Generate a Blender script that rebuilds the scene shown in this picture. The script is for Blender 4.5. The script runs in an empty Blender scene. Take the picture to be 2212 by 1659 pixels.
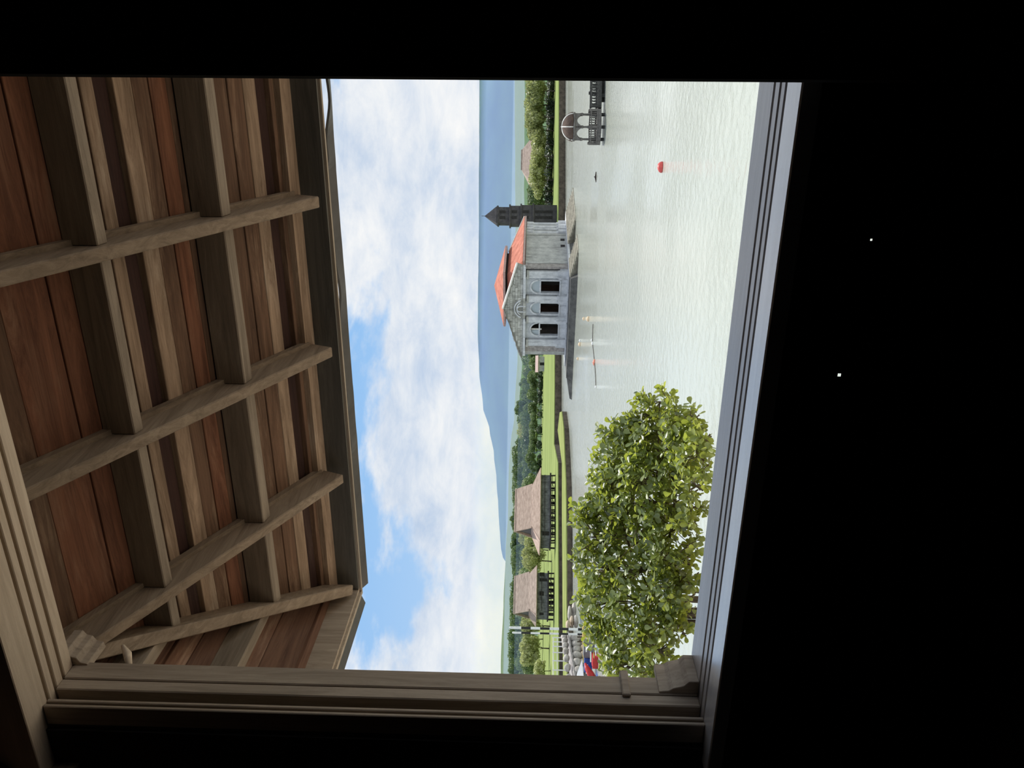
import bpy, bmesh, math, random
from mathutils import Vector, Matrix, noise
random.seed(7)
C = bpy.context.scene.collection
scn = bpy.context.scene

# ------------------------------------------------------------------ camera
FPX = 1700.0
EYE = Vector((0, 0, 5.5))
Zc = Vector((0.0175, -1.0, 0.0258)).normalized()            # world up seen by the upright camera (x right, y down, z forward)
Xc = Vector((4085, 85, -1700)); Xc = (Xc - Zc * Xc.dot(Zc)).normalized()
Yc = Zc.cross(Xc).normalized()
def W(d): return Vector((Xc.dot(d), Yc.dot(d), Zc.dot(d)))
cam_d = bpy.data.cameras.new('camera'); cam = bpy.data.objects.new('camera', cam_d); C.objects.link(cam)
cx_, cy_, cz_ = W(Vector((0, 1, 0))), W(Vector((1, 0, 0))), W(Vector((0, 0, -1)))
cam.matrix_world = Matrix(((cx_.x, cy_.x, cz_.x, EYE.x), (cx_.y, cy_.y, cz_.y, EYE.y), (cx_.z, cy_.z, cz_.z, EYE.z), (0, 0, 0, 1)))
cam_d.sensor_width = 36; cam_d.lens = 36 * FPX / 2212; cam_d.clip_start = 0.05; cam_d.clip_end = 9000
scn.camera = cam

# ------------------------------------------------------------------ sky, sun, exposure
FW = Vector((W(Vector((0, 0, 1))).x, W(Vector((0, 0, 1))).y, 0)).normalized()     # level forward
RW = Vector((FW.y, -FW.x, 0))                                                       # level right
SUN_AZ, SUN_EL, SUN_P = math.radians(24), math.radians(61), 5.0
sun_dir = (FW * math.cos(SUN_AZ) + RW * math.sin(SUN_AZ)) * math.cos(SUN_EL) + Vector((0, 0, math.sin(SUN_EL)))
sd = bpy.data.lights.new('sun', 'SUN'); sd.energy = SUN_P; sd.angle = math.radians(0.6); sd.color = (1, 0.96, 0.88)
so = bpy.data.objects.new('sun', sd); C.objects.link(so); so.location = (0, 60, 120)
so.rotation_euler = sun_dir.to_track_quat('Z', 'Y').to_euler()
scn.view_settings.view_transform = 'Standard'; scn.view_settings.look = 'None'
scn.view_settings.gamma = 1; scn.view_settings.use_curve_mapping = False
scn.view_settings.exposure = 0.0
scn.cycles.caustics_reflective = False; scn.cycles.caustics_refractive = False
scn.cycles.max_bounces = 7; scn.cycles.transparent_max_bounces = 12
CLOUD = dict(off=(5.7, 15.2, 25.9), scale=2.6, lo=0.40, hi=0.475)

class NT:
    def __init__(s, tree): s.t = tree; s.n = tree.nodes; s.l = tree.links
    def add(s, kind, **kw):
        n = s.n.new(kind)
        for k, v in kw.items():
            if k in n.inputs: n.inputs[k].default_value = v
            else: setattr(n, k, v)
        return n
    def lk(s, a, b): s.l.new(a, b)
    def math(s, op, a, b=None, clamp=False):
        n = s.n.new('ShaderNodeMath'); n.operation = op; n.use_clamp = clamp
        for i, x in enumerate((a, b)):
            if x is None: continue
            if isinstance(x, (int, float)): n.inputs[i].default_value = x
            else: s.lk(x, n.inputs[i])
        return n.outputs[0]
    def mix(s, f, a, b):
        n = s.n.new('ShaderNodeMix'); n.data_type = 'RGBA'
        for sock, x in ((n.inputs[0], f), (n.inputs[6], a), (n.inputs[7], b)):
            if isinstance(x, (int, float)): sock.default_value = x
            elif isinstance(x, tuple): sock.default_value = x if len(x) == 4 else x + (1,)
            else: s.lk(x, sock)
        return n.outputs[2]
    def ramp(s, f, stops, interp='LINEAR'):
        n = s.n.new('ShaderNodeValToRGB'); n.color_ramp.interpolation = interp
        e = n.color_ramp.elements
        while len(e) < len(stops): e.new(0.5)
        for el, (p, c) in zip(e, stops): el.position = p; el.color = c if len(c) == 4 else tuple(c) + (1,)
        if f is not None: s.lk(f, n.inputs[0])
        return n.outputs[0]
    def smooth(s, x, lo, hi):
        n = s.n.new('ShaderNodeMapRange'); n.interpolation_type = 'SMOOTHSTEP'
        s.lk(x, n.inputs[0]); n.inputs[1].default_value = lo; n.inputs[2].default_value = hi
        return n.outputs[0]

world = bpy.data.worlds.new('sky'); scn.world = world; world.use_nodes = True
w = NT(world.node_tree); w.n.clear()
tc = w.add('ShaderNodeTexCoord'); sep = w.add('ShaderNodeSeparateXYZ'); w.lk(tc.outputs['Generated'], sep.inputs[0])
zz = sep.outputs[2]
blue = w.ramp(zz, [(0.0, (0.56, 0.70, 0.89)), (0.10, (0.42, 0.63, 0.91)), (0.25, (0.28, 0.53, 0.89)), (1.0, (0.09, 0.24, 0.62))])
mp = w.add('ShaderNodeMapping'); mp.inputs['Location'].default_value = CLOUD['off']; mp.inputs['Scale'].default_value = (1, 1, 2.3)
w.lk(tc.outputs['Generated'], mp.inputs[0])
n1 = w.add('ShaderNodeTexNoise', Scale=CLOUD['scale'], Detail=9.0, Roughness=0.56, Distortion=0.15); w.lk(mp.outputs[0], n1.inputs['Vector'])
n2 = w.add('ShaderNodeTexNoise', Scale=CLOUD['scale'] * 1.9, Detail=8.0, Roughness=0.62, Distortion=0.2); w.lk(mp.outputs[0], n2.inputs['Vector'])
dens = w.math('ADD', n1.outputs[0], w.math('MULTIPLY', w.smooth(zz, 0.21, 0.13), 0.10))
cover = w.smooth(dens, CLOUD['lo'], CLOUD['hi'])
thick = w.smooth(n1.outputs[0], CLOUD['lo'] + 0.06, CLOUD['hi'] + 0.16)
n3 = w.add('ShaderNodeTexNoise', Scale=CLOUD['scale'] * 4.2, Detail=9.0, Roughness=0.65, Distortion=0.4); w.lk(mp.outputs[0], n3.inputs['Vector'])
shade = w.ramp(w.math('ADD', w.math('MULTIPLY', n2.outputs[0], 0.6), w.math('MULTIPLY', n3.outputs[0], 0.4)), [(0.34, (0, 0, 0)), (0.50, (0.62, 0.62, 0.62)), (0.62, (1, 1, 1))])
lit = w.mix(shade, (0.50, 0.62, 0.80), (0.97, 0.97, 0.96))
sky = w.mix(cover, blue, lit)
hz = w.smooth(zz, 0.10, -0.02)
sky = w.mix(w.math('MULTIPLY', hz, 0.55), sky, (0.70, 0.80, 0.93))
bg = w.add('ShaderNodeBackground', Strength=1.0); w.lk(sky, bg.inputs[0])
wo = w.add('ShaderNodeOutputWorld'); w.lk(bg.outputs[0], wo.inputs[0])

# ------------------------------------------------------------------ helpers
def ray(px, py): return W(Vector((1659 - py - 829.5, px - 1106, FPX)))
def onz(px, py, z=0.0):
    d = ray(px, py); return EYE + d * ((z - EYE.z) / d.z)
def atd(px, py, depth): return EYE + ray(px, py) * (depth / FPX)
def aty(px, py, y):
    d = ray(px, py); return EYE + d * (y / d.y)
def atlev(px, py, d):                                    # at level distance d along the forward axis
    r = ray(px, py); return EYE + r * (d / r.dot(FW))

def wloc(o):
    p = Vector((0, 0, 0))
    while o is not None: p += o.location; o = o.parent
    return p

class MB:
    def __init__(s): s.v = []; s.f = []
    def add(s, vs, fs):
        b = len(s.v); s.v += [Vector(p) for p in vs]; s.f += [tuple(i + b for i in f) for f in fs]; return s
    def hexa(s, p):                                       # 8 points: bottom ring 0-3, top ring 4-7
        return s.add(p, [(3, 2, 1, 0), (4, 5, 6, 7), (0, 1, 5, 4), (1, 2, 6, 5), (2, 3, 7, 6), (3, 0, 4, 7)])
    def box(s, x0, x1, y0, y1, z0, z1):
        return s.hexa([(x0, y0, z0), (x1, y0, z0), (x1, y1, z0), (x0, y1, z0), (x0, y0, z1), (x1, y0, z1), (x1, y1, z1), (x0, y1, z1)])
    def fbox(s, P, f0, f1, s0, s1, z0, z1, d=0.0):         # box in a frame P(f, s, z); d tapers the top
        return s.hexa([P(f0, s0, z0), P(f1, s0, z0), P(f1, s1, z0), P(f0, s1, z0), P(f0 + d, s0 + d, z1), P(f1 - d, s0 + d, z1), P(f1 - d, s1 - d, z1), P(f0 + d, s1 - d, z1)])
    def bar(s, a, b, wd, ht, up=Vector((0, 0, 1))):
        a, b = Vector(a), Vector(b); d = (b - a).normalized(); r = d.cross(up)
        r = r.normalized() if r.length > 1e-6 else Vector((1, 0, 0)); u = r.cross(d)
        r *= wd / 2; u *= ht / 2
        return s.hexa([a - r - u, a + r - u, b + r - u, b - r - u, a - r + u, a + r + u, b + r + u, b - r + u])
    def tube(s, pts, rs, n=8, cap=True):
        pts = [Vector(p) for p in pts]; rings = []
        for i, p in enumerate(pts):
            d = (pts[min(i + 1, len(pts) - 1)] - pts[max(i - 1, 0)]).normalized()
            a = d.cross(Vector((0, 0, 1)) if abs(d.z) < 0.95 else Vector((1, 0, 0))).normalized(); b = d.cross(a)
            r = rs[i] if isinstance(rs, (list, tuple)) else rs
            rings.append([p + a * r * math.cos(6.28318 * k / n) + b * r * math.sin(6.28318 * k / n) for k in range(n)])
        vs = [q for r in rings for q in r]; fs = []
        for i in range(len(pts) - 1):
            for k in range(n):
                fs.append((i * n + k, i * n + (k + 1) % n, (i + 1) * n + (k + 1) % n, (i + 1) * n + k))
        if cap: fs += [tuple(range(n))[::-1], tuple(range((len(pts) - 1) * n, len(pts) * n))]
        return s.add(vs, fs)
    def lathe(s, c, prof, n=12, rot=0.0):
        c = Vector(c); vs = []; fs = []
        for r, z in prof:
            for k in range(n):
                a = rot + 6.28318 * k / n; vs.append(c + Vector((r * math.cos(a), r * math.sin(a), z)))
        for i in range(len(prof) - 1):
            for k in range(n): fs.append((i * n + k, i * n + (k + 1) % n, (i + 1) * n + (k + 1) % n, (i + 1) * n + k))
        fs += [tuple(range(n))[::-1], tuple(range((len(prof) - 1) * n, len(prof) * n))]
        return s.add(vs, fs)
    def prism(s, poly, off):                               # closed polygon swept along off
        off = Vector(off); n = len(poly); p = [Vector(q) for q in poly]
        return s.add(p + [q + off for q in p], [tuple(range(n))[::-1], tuple(range(n, 2 * n))] + [(i, (i + 1) % n, n + (i + 1) % n, n + i) for i in range(n)])
    def rock(s, c, r, sub=1, seed=0, sq=(1, 1, 1), amp=0.25):
        bm = bmesh.new(); bmesh.ops.create_icosphere(bm, subdivisions=sub, radius=1)
        vs = []
        for v in bm.verts:
            k = 1 + amp * noise.noise(v.co * 1.7 + Vector((seed * 3.1, seed * 1.7, seed)))
            vs.append(Vector(c) + Vector((v.co.x * sq[0], v.co.y * sq[1], v.co.z * sq[2])) * r * k)
        fs = [tuple(v.index for v in f.verts) for f in bm.faces]; bm.free()
        return s.add(vs, fs)
    def mesh(s, name, mat, off=Vector((0, 0, 0)), smooth=False):
        m = bpy.data.meshes.new(name); m.from_pydata([v - off for v in s.v], [], s.f)
        bm = bmesh.new(); bm.from_mesh(m); bmesh.ops.recalc_face_normals(bm, faces=bm.faces); bm.to_mesh(m); bm.free()
        if smooth: m.polygons.foreach_set('use_smooth', [True] * len(m.polygons))
        m.materials.append(mat); return m
    def build(s, name, mat, parent=None, origin=None, smooth=False, bevel=0.0, label=None, kind=None):
        off = wloc(parent) if parent else (Vector(origin) if origin is not None else Vector((0, 0, 0)))
        o = bpy.data.objects.new(name, s.mesh(name, mat, off, smooth)); C.objects.link(o)
        if parent: o.parent = parent
        else: o.location = off
        if bevel:
            b = o.modifiers.new('bevel', 'BEVEL'); b.width = bevel; b.segments = 1; b.limit_method = 'ANGLE'
        if label: o['label'] = label
        if kind: o['kind'] = kind
        return o

def tag(o, label, cat, group=None, kind=None):
    o['label'] = label; o['category'] = cat
    if group: o['group'] = group
    if kind: o['kind'] = kind
    return o
def thing(name, label, cat, loc, group=None, kind=None):
    o = bpy.data.objects.new(name, None); C.objects.link(o); o.location = loc; o.empty_display_size = 0.2
    return tag(o, label, cat, group, kind)
def dup(o, parent=None, loc=None, rz=None, sc=None, label=None, group=None):
    c = o.copy(); C.objects.link(c)
    if parent is not None: c.parent = parent
    if loc is not None: c.location = loc
    if rz is not None: c.rotation_euler = (0, 0, rz)
    if sc is not None: c.scale = sc
    if label: c['label'] = label
    if group: c['group'] = group
    for ch in list(o.children): dup(ch, c)
    return c

# ------------------------------------------------------------------ materials
def mat(name):
    m = bpy.data.materials.new(name); m.use_nodes = True
    t = NT(m.node_tree); b = t.n['Principled BSDF']; return m, t, b
def plain(name, col, rough=0.7, var=0.12, scale=4.0, metal=0.0, bump=0.0, spec=0.3):
    m, t, b = mat(name); tc = t.add('ShaderNodeTexCoord')
    n = t.add('ShaderNodeTexNoise', Scale=scale, Detail=5.0, Roughness=0.6); t.lk(tc.outputs['Object'], n.inputs['Vector'])
    lo = tuple(c * (1 - 2 * var) for c in col); hi = tuple(min(1, c * (1 + 2 * var)) for c in col)
    t.lk(t.ramp(n.outputs[0], [(0.3, lo), (0.7, hi)]), b.inputs['Base Color'])
    b.inputs['Roughness'].default_value = rough; b.inputs['Metallic'].default_value = metal; b.inputs['Specular IOR Level'].default_value = spec
    if bump:
        bp = t.add('ShaderNodeBump', Strength=bump, Distance=0.05); t.lk(n.outputs[0], bp.inputs['Height']); t.lk(bp.outputs[0], b.inputs['Normal'])
    return m
def wood(name, dark, light, axis, pale=(0.4, 0.36, 0.3), pale_amt=0.3, rough=0.75, sc=9.0, rnd=0.35):
    m, t, b = mat(name); tc = t.add('ShaderNodeTexCoord'); inf = t.add('ShaderNodeObjectInfo')
    va = t.add('ShaderNodeVectorMath', operation='ADD'); t.lk(tc.outputs['Object'], va.inputs[0])
    cm = t.add('ShaderNodeCombineXYZ')
    k = t.math('MULTIPLY', inf.outputs['Random'], 37.0)
    for i in range(3): t.lk(k, cm.inputs[i])
    t.lk(cm.outputs[0], va.inputs[1])
    s = [sc, sc, sc]; s[axis] = sc * 0.07
    mp = t.add('ShaderNodeMapping'); mp.inputs['Scale'].default_value = s; t.lk(va.outputs[0], mp.inputs[0])
    g = t.add('ShaderNodeTexNoise', Scale=2.6, Detail=10.0, Roughness=0.75, Distortion=0.9); t.lk(mp.outputs[0], g.inputs['Vector'])
    s2 = [5.0] * 3; s2[axis] = 1.1
    mp2 = t.add('ShaderNodeMapping'); mp2.inputs['Scale'].default_value = s2; t.lk(va.outputs[0], mp2.inputs[0])
    p = t.add('ShaderNodeTexNoise', Scale=1.3, Detail=6.0, Roughness=0.65); t.lk(mp2.outputs[0], p.inputs['Vector'])
    base = t.ramp(g.outputs[0], [(0.32, dark), (0.68, light)])
    pf = t.math('MULTIPLY', t.smooth(p.outputs[0], 0.5, 0.72), t.smooth(g.outputs[0], 0.35, 0.65))
    col = t.mix(t.math('MULTIPLY', pf, pale_amt), base, pale)
    hs = t.add('ShaderNodeHueSaturation'); t.lk(col, hs.inputs['Color'])
    t.lk(t.math('ADD', t.math('MULTIPLY', inf.outputs['Random'], rnd), 1 - rnd / 2), hs.inputs['Value'])
    t.lk(hs.outputs[0], b.inputs['Base Color'])
    b.inputs['Roughness'].default_value = rough; b.inputs['Specular IOR Level'].default_value = 0.25
    bp = t.add('ShaderNodeBump', Strength=0.25, Distance=0.01); t.lk(g.outputs[0], bp.inputs['Height']); t.lk(bp.outputs[0], b.inputs['Normal'])
    return m
def leafmat(name, a, c, trans=(0.35, 0.5, 0.06), tw=0.35, rough=0.45, scale=0.7):
    m, t, b = mat(name); tc = t.add('ShaderNodeTexCoord'); inf = t.add('ShaderNodeObjectInfo'); geo = t.add('ShaderNodeNewGeometry')
    n = t.add('ShaderNodeTexNoise', Scale=scale, Detail=3.0); t.lk(tc.outputs['Object'], n.inputs['Vector'])
    f = t.math('ADD', t.math('MULTIPLY', n.outputs[0], 0.6), t.math('MULTIPLY', t.math('ADD', geo.outputs['Random Per Island'], inf.outputs['Random']), 0.28))
    col = t.ramp(f, [(0.25, a), (0.85, c)])
    t.lk(col, b.inputs['Base Color']); b.inputs['Roughness'].default_value = rough; b.inputs['Specular IOR Level'].default_value = 0.4
    tr = t.add('ShaderNodeBsdfTranslucent'); t.lk(t.mix(0.6, col, trans), tr.inputs[0])
    mx = t.add('ShaderNodeMixShader'); mx.inputs[0].default_value = tw
    t.lk(b.outputs[0], mx.inputs[1]); t.lk(tr.outputs[0], mx.inputs[2])
    t.lk(mx.outputs[0], t.n['Material Output'].inputs[0])
    return m
def stone(name, a, c, scale=3.0, courses=None, streak=True, rough=0.9):
    m, t, b = mat(name); tc = t.add('ShaderNodeTexCoord')
    n = t.add('ShaderNodeTexNoise', Scale=scale, Detail=9.0, Roughness=0.7); t.lk(tc.outputs['Object'], n.inputs['Vector'])
    col = t.ramp(n.outputs[0], [(0.32, a), (0.62, c)])
    if streak:
        mp = t.add('ShaderNodeMapping'); mp.inputs['Scale'].default_value = (1.6, 1.6, 0.25); t.lk(tc.outputs['Object'], mp.inputs[0])
        s = t.add('ShaderNodeTexNoise', Scale=1.2, Detail=6.0, Roughness=0.7); t.lk(mp.outputs[0], s.inputs['Vector'])
        col = t.mix(t.math('MULTIPLY', t.smooth(s.outputs[0], 0.52, 0.72), 0.6), col, tuple(x * 0.32 for x in a))
    t.lk(col, b.inputs['Base Color']); b.inputs['Roughness'].default_value = rough; b.inputs['Specular IOR Level'].default_value = 0.15
    bp = t.add('ShaderNodeBump', Strength=0.5, Distance=0.06); t.lk(n.outputs[0], bp.inputs['Height']); t.lk(bp.outputs[0], b.inputs['Normal'])
    return m

M = {}
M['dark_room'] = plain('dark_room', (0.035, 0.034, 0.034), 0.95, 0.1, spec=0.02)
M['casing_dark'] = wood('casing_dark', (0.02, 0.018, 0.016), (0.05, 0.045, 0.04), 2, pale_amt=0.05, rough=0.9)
M['sill'] = wood('sill', (0.40, 0.38, 0.37), (0.62, 0.595, 0.585), 0, pale=(0.62, 0.61, 0.61), pale_amt=0.4, rough=0.38, rnd=0.1)
M['sill_inner'] = wood('sill_inner', (0.78, 0.78, 0.79), (0.88, 0.88, 0.89), 0, pale=(0.85, 0.85, 0.86), pale_amt=0.3, rough=0.25, rnd=0.05)  # wood colour whitened to stand in for sky glare
for k_, sp, ct in (('sill', 0.8, 0.35), ('sill_inner', 1.0, 1.0)):
    b_ = M[k_].node_tree.nodes['Principled BSDF']; b_.inputs['Specular IOR Level'].default_value = sp; b_.inputs['Coat Weight'].default_value = ct; b_.inputs['Coat Roughness'].default_value = 0.22; b_.inputs['Coat IOR'].default_value = 1.7
M['header'] = wood('header', (0.50, 0.405, 0.31), (0.72, 0.61, 0.49), 0, pale=(0.55, 0.48, 0.38), pale_amt=0.5, rnd=0.1)
M['jamb'] = wood('jamb', (0.25, 0.20, 0.155), (0.48, 0.40, 0.32), 2, pale=(0.42, 0.37, 0.3), pale_amt=0.35, rnd=0.12)
M['rafter'] = wood('rafter', (0.17, 0.13, 0.095), (0.34, 0.27, 0.20), 1, pale=(0.45, 0.38, 0.3), pale_amt=0.4, rnd=0.15)
M['purlin'] = wood('purlin', (0.16, 0.13, 0.10), (0.33, 0.275, 0.215), 0, pale=(0.42, 0.37, 0.3), pale_amt=0.35, rnd=0.15)
M['board_red'] = wood('board_red', (0.085, 0.035, 0.02), (0.29, 0.13, 0.075), 0, pale=(0.34, 0.23, 0.16), pale_amt=0.5)
M['board_brown'] = wood('board_brown', (0.066, 0.037, 0.024), (0.205, 0.122, 0.078), 0, pale=(0.42, 0.31, 0.22), pale_amt=0.6)
M['board_tan'] = wood('board_tan', (0.17, 0.115, 0.075), (0.56, 0.415, 0.30), 0, pale=(0.62, 0.53, 0.43), pale_amt=0.9)
M['board_maroon'] = wood('board_maroon', (0.026, 0.012, 0.010), (0.062, 0.028, 0.022), 0, pale_amt=0.08)
M['board_side'] = wood('board_side', (0.085, 0.04, 0.026), (0.21, 0.115, 0.075), 1, pale=(0.4, 0.3, 0.22), pale_amt=0.6, rnd=0.6)
M['purlin_side'] = wood('purlin_side', (0.15, 0.12, 0.09), (0.32, 0.265, 0.205), 1, pale_amt=0.35)
M['fascia'] = wood('fascia', (0.07, 0.066, 0.058), (0.13, 0.122, 0.105), 0, pale_amt=0.1)
M['fascia_strip'] = wood('fascia_strip', (0.25, 0.2, 0.15), (0.45, 0.38, 0.3), 0, pale_amt=0.3)
M['roof_metal'] = plain('roof_metal', (0.10, 0.10, 0.10), 0.6, 0.15, metal=0.3)

# ------------------------------------------------------------------ the room (all dark) and its window
ex, ez = 0.0, EYE.z
FL, CE = ez - 1.5, ez + 2.15
XL, XR, YB = -2.9, 5.0, -6.0
SZ = ez - 0.620                                           # sill top
HZ = ez + 1.715                                           # head underside
XJ = -2.130                                               # left jamb face
XRJ = -0.049                                              # right casing edge
def st(o, label, cat): return tag(o, label, cat, None, 'structure')
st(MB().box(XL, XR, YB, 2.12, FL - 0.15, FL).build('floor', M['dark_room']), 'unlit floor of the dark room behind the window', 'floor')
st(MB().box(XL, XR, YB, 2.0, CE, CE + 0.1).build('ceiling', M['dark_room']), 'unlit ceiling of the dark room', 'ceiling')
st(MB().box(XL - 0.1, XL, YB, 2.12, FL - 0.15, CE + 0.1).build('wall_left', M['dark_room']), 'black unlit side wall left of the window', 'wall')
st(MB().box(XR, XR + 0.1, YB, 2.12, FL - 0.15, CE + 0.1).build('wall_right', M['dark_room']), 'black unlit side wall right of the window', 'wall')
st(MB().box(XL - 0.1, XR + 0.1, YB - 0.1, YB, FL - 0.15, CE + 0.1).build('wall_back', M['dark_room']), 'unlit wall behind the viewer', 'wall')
# front wall: left, right, above, and the thin boards under the sill with two pinholes of daylight
mb = MB()
mb.box(XL, XJ - 0.10, 2.07, 2.16, FL, CE)                                  # left of the shutter pocket
mb.box(XRJ + 0.10, XR, 1.93, 2.2, FL, CE)                                  # right
mb.box(XJ - 0.10, XRJ + 0.1, 2.0, 2.25, HZ + 0.22, CE + 0.35)
mb.box(XL, XR, 2.0, 2.2, CE, CE + 0.35)
holes = [(aty(1813, 810, 2.10), 0.0045), (aty(1882, 518, 2.10), 0.0028)]
x0, x1, z0, z1 = XJ - 0.10, XRJ + 0.1, FL, SZ - 0.05
xs = sorted([x0, x1] + [h.x + s * r for h, r in holes for s in (-1, 1)]); zs = sorted([z0, z1] + [h.z + s * r for h, r in holes for s in (-1, 1)])
for i in range(len(xs) - 1):
    for j in range(len(zs) - 1):
        mx, mz = (xs[i] + xs[i + 1]) / 2, (zs[j] + zs[j + 1]) / 2
        if any(abs(mx - h.x) < r and abs(mz - h.z) < r for h, r in holes): continue
        mb.add([(xs[i], 2.10, zs[j]), (xs[i + 1], 2.10, zs[j]), (xs[i + 1], 2.10, zs[j + 1]), (xs[i], 2.10, zs[j + 1])], [(0, 1, 2, 3)])
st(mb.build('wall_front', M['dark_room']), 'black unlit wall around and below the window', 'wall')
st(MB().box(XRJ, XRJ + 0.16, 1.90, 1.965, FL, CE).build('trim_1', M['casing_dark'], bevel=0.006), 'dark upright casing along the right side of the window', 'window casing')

win = thing('window_1', 'open wooden window with grooved sill and head for sliding shutters', 'window', (-1.05, 2.2, SZ), None, 'structure')
# sill: outer plank, two strips between three track grooves, inner plank
XA, XB = XJ - 0.16, XRJ + 0.12
def strip(name, m, y0, y1, z0, z1, xa=XA, xb=XB, bev=0.004): return MB().box(xa, xb, y0, y1, z0, z1).build(name, M[m], win, bevel=bev)
strip('sill_plank', 'sill', 2.226, 2.38, SZ - 0.07, SZ)['label'] = 'weathered grey outer sill plank'
strip('sill_strip', 'sill', 2.171, 2.214, SZ - 0.05, SZ)
strip('sill_strip', 'sill', 2.123, 2.160, SZ - 0.05, SZ)
strip('sill_plank', 'sill_inner', 1.994, 2.112, SZ - 0.05, SZ)['label'] = 'smooth inner sill plank, whitened for sky glare'
strip('sill_base', 'casing_dark', 2.00, 2.36, SZ - 0.12, SZ - 0.045)
for y0, y1 in ((2.231, 2.285), (2.178, 2.217), (2.129, 2.164), (1.994, 2.115)):
    strip('head_strip', 'header', y0, y1, HZ, HZ + 0.16, xa=(XJ - 0.78 if y0 < 2.0 else XA), bev=0.003)
strip('head_beam', 'casing_dark', 2.0, 2.28, HZ + 0.155, HZ + 0.24)
# left jamb
def jamb(name, m, y0, y1, x0, x1, bev=0.004): return MB().box(x0, x1, y0, y1, SZ, HZ).build(name, M[m], win, bevel=bev)
jamb('jamb_board', 'jamb', 2.219, 2.304, XJ - 0.09, XJ)
jamb('jamb_board', 'jamb', 2.166, 2.216, XJ - 0.09, XJ - 0.002)
jamb('jamb_back', 'casing_dark', 2.08, 2.30, XJ - 0.16, XJ - 0.085)
jamb('jamb_bead', 'jamb', 2.108, 2.122, XJ - 0.09, XJ - 0.004, 0.003)
jamb('jamb_bead', 'jamb', 2.084, 2.098, XJ - 0.09, XJ - 0.004, 0.003)
# moulded blocks outside the jamb, top and bottom, running outward
def profile_block(name, prof, y0, y1):
    return MB().prism([(x, y0, z) for x, z in prof], (0, y1 - y0, 0)).build(name, M['jamb'], win, bevel=0.002)
b0 = XJ - 0.02
profile_block('corner_moulding', [(b0, HZ - 0.06), (XJ + 0.006, HZ - 0.055), (XJ + 0.012, HZ - 0.03), (XJ + 0.034, HZ - 0.018), (XJ + 0.04, HZ + 0.004), (XJ + 0.06, HZ + 0.016), (XJ + 0.06, HZ + 0.05), (b0, HZ + 0.05)], 2.285, 2.41)
profile_block('corner_moulding', [(b0, SZ), (XJ + 0.055, SZ), (XJ + 0.055, SZ + 0.035), (XJ + 0.034, SZ + 0.052), (XJ + 0.022, SZ + 0.09), (XJ + 0.010, SZ + 0.105), (XJ + 0.006, SZ + 0.14), (b0, SZ + 0.14)], 2.225, 2.365)
MB().box(XJ - 0.02, XJ + 0.012, 2.20, 2.325, SZ + 0.245, SZ + 0.275).build('peg', M['jamb'], win, bevel=0.004)
MB().tube([(XJ - 0.012, 2.30, HZ - 0.205), (XJ + 0.008, 2.345, HZ - 0.18), (XJ + 0.004, 2.39, HZ - 0.14)], [0.012, 0.016, 0.007], 7).build('wood_splinter', M['header'], win, smooth=True)

# ------------------------------------------------------------------ the roof eave over the window
eave = thing('roof_eave', 'weathered wooden roof eave with rafters and brown board underside', 'roof', (-1.2, 2.4, ez + 1.8), None, 'structure')
SL = 0.533
def zr(y): return ez + 3.062 - SL * y                       # rafter underside
def zb(y): return ez + 3.222 - SL * y                       # board underside
YE = 3.86                                                   # inner face of the fascia
HC = Vector((-2.96, YE, zb(YE)))                            # hip corner at the eave
HX, HY = -2.215, 2.40                                        # hip at the wall
def hipx(y): return HC.x + (HX - HC.x) * (YE - y) / (YE - HY)
XE = 1.9
boards = [(2.10, 2.26, 'board_brown', 0), (2.26, 2.40, 'board_brown', 0), (2.40, 2.57, 'board_brown', 0), (2.57, 2.73, 'board_red', 0.004), (2.73, 2.90, 'board_red', 0),
          (2.90, 2.965, 'board_brown', 0.003), (2.965, 3.015, 'board_tan', 0), (3.015, 3.083, 'board_maroon', 0.022), (3.083, 3.154, 'board_tan', 0), (3.154, 3.221, 'board_brown', 0.004),
          (3.221, 3.291, 'board_red', 0.002), (3.291, 3.41, 'board_brown', 0.005), (3.41, 3.557, 'board_brown', 0.003), (3.557, 3.631, 'board_brown', 0), (3.631, 3.698, 'board_tan', 0), (3.698, 3.768, 'board_maroon', 0.022),
          (3.768, 3.826, 'board_brown', 0), (3.826, 3.90, 'board_tan', 0)]
for y0, y1, m, up in boards:
    a, b = hipx(y0 + 0.0015), hipx(y1 - 0.0015); y0 += 0.0015; y1 -= 0.0015
    t = 0.03
    MB().hexa([(a, y0, zb(y0) + up), (XE, y0, zb(y0) + up), (XE, y1, zb(y1) + up), (b, y1, zb(y1) + up),
               (a, y0, zb(y0) + up + t), (XE, y0, zb(y0) + up + t), (XE, y1, zb(y1) + up + t), (b, y1, zb(y1) + up + t)]).build('roof_board', M[m], eave, bevel=0.002)
# side slope beyond the hip: descends to the left
SS = (zb(2.40) - zb(YE)) / (HX - HC.x)                      # slope of the side plane along x
def zs_(x): return zb(YE) + SS * (x - HC.x)
sb = []
x = HC.x - 0.03; k = 0
while x < HX + 0.03:
    wdt = [0.055, 0.075, 0.06, 0.09][k % 4]; sb.append((x, min(x + wdt, HX + 0.05))); x += wdt; k += 1
def hipy(x): return HC.y + (HY - HC.y) * (x - HC.x) / (HX - HC.x)
for i, (a, b) in enumerate(sb):
    a += 0.001; b -= 0.001; t = 0.03; u = 0.012 if i % 3 == 1 else 0.0
    ya, yb = min(YE, hipy(a)), min(YE, hipy(b))
    MB().hexa([(a, 0.4, zs_(a) + u), (b, 0.4, zs_(b) + u), (b, yb, zs_(b) + u), (a, ya, zs_(a) + u),
               (a, 0.4, zs_(a) + u + t), (b, 0.4, zs_(b) + u + t), (b, yb, zs_(b) + u + t), (a, ya, zs_(a) + u + t)]).build('roof_board', M['board_side'], eave, bevel=0.002)
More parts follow.
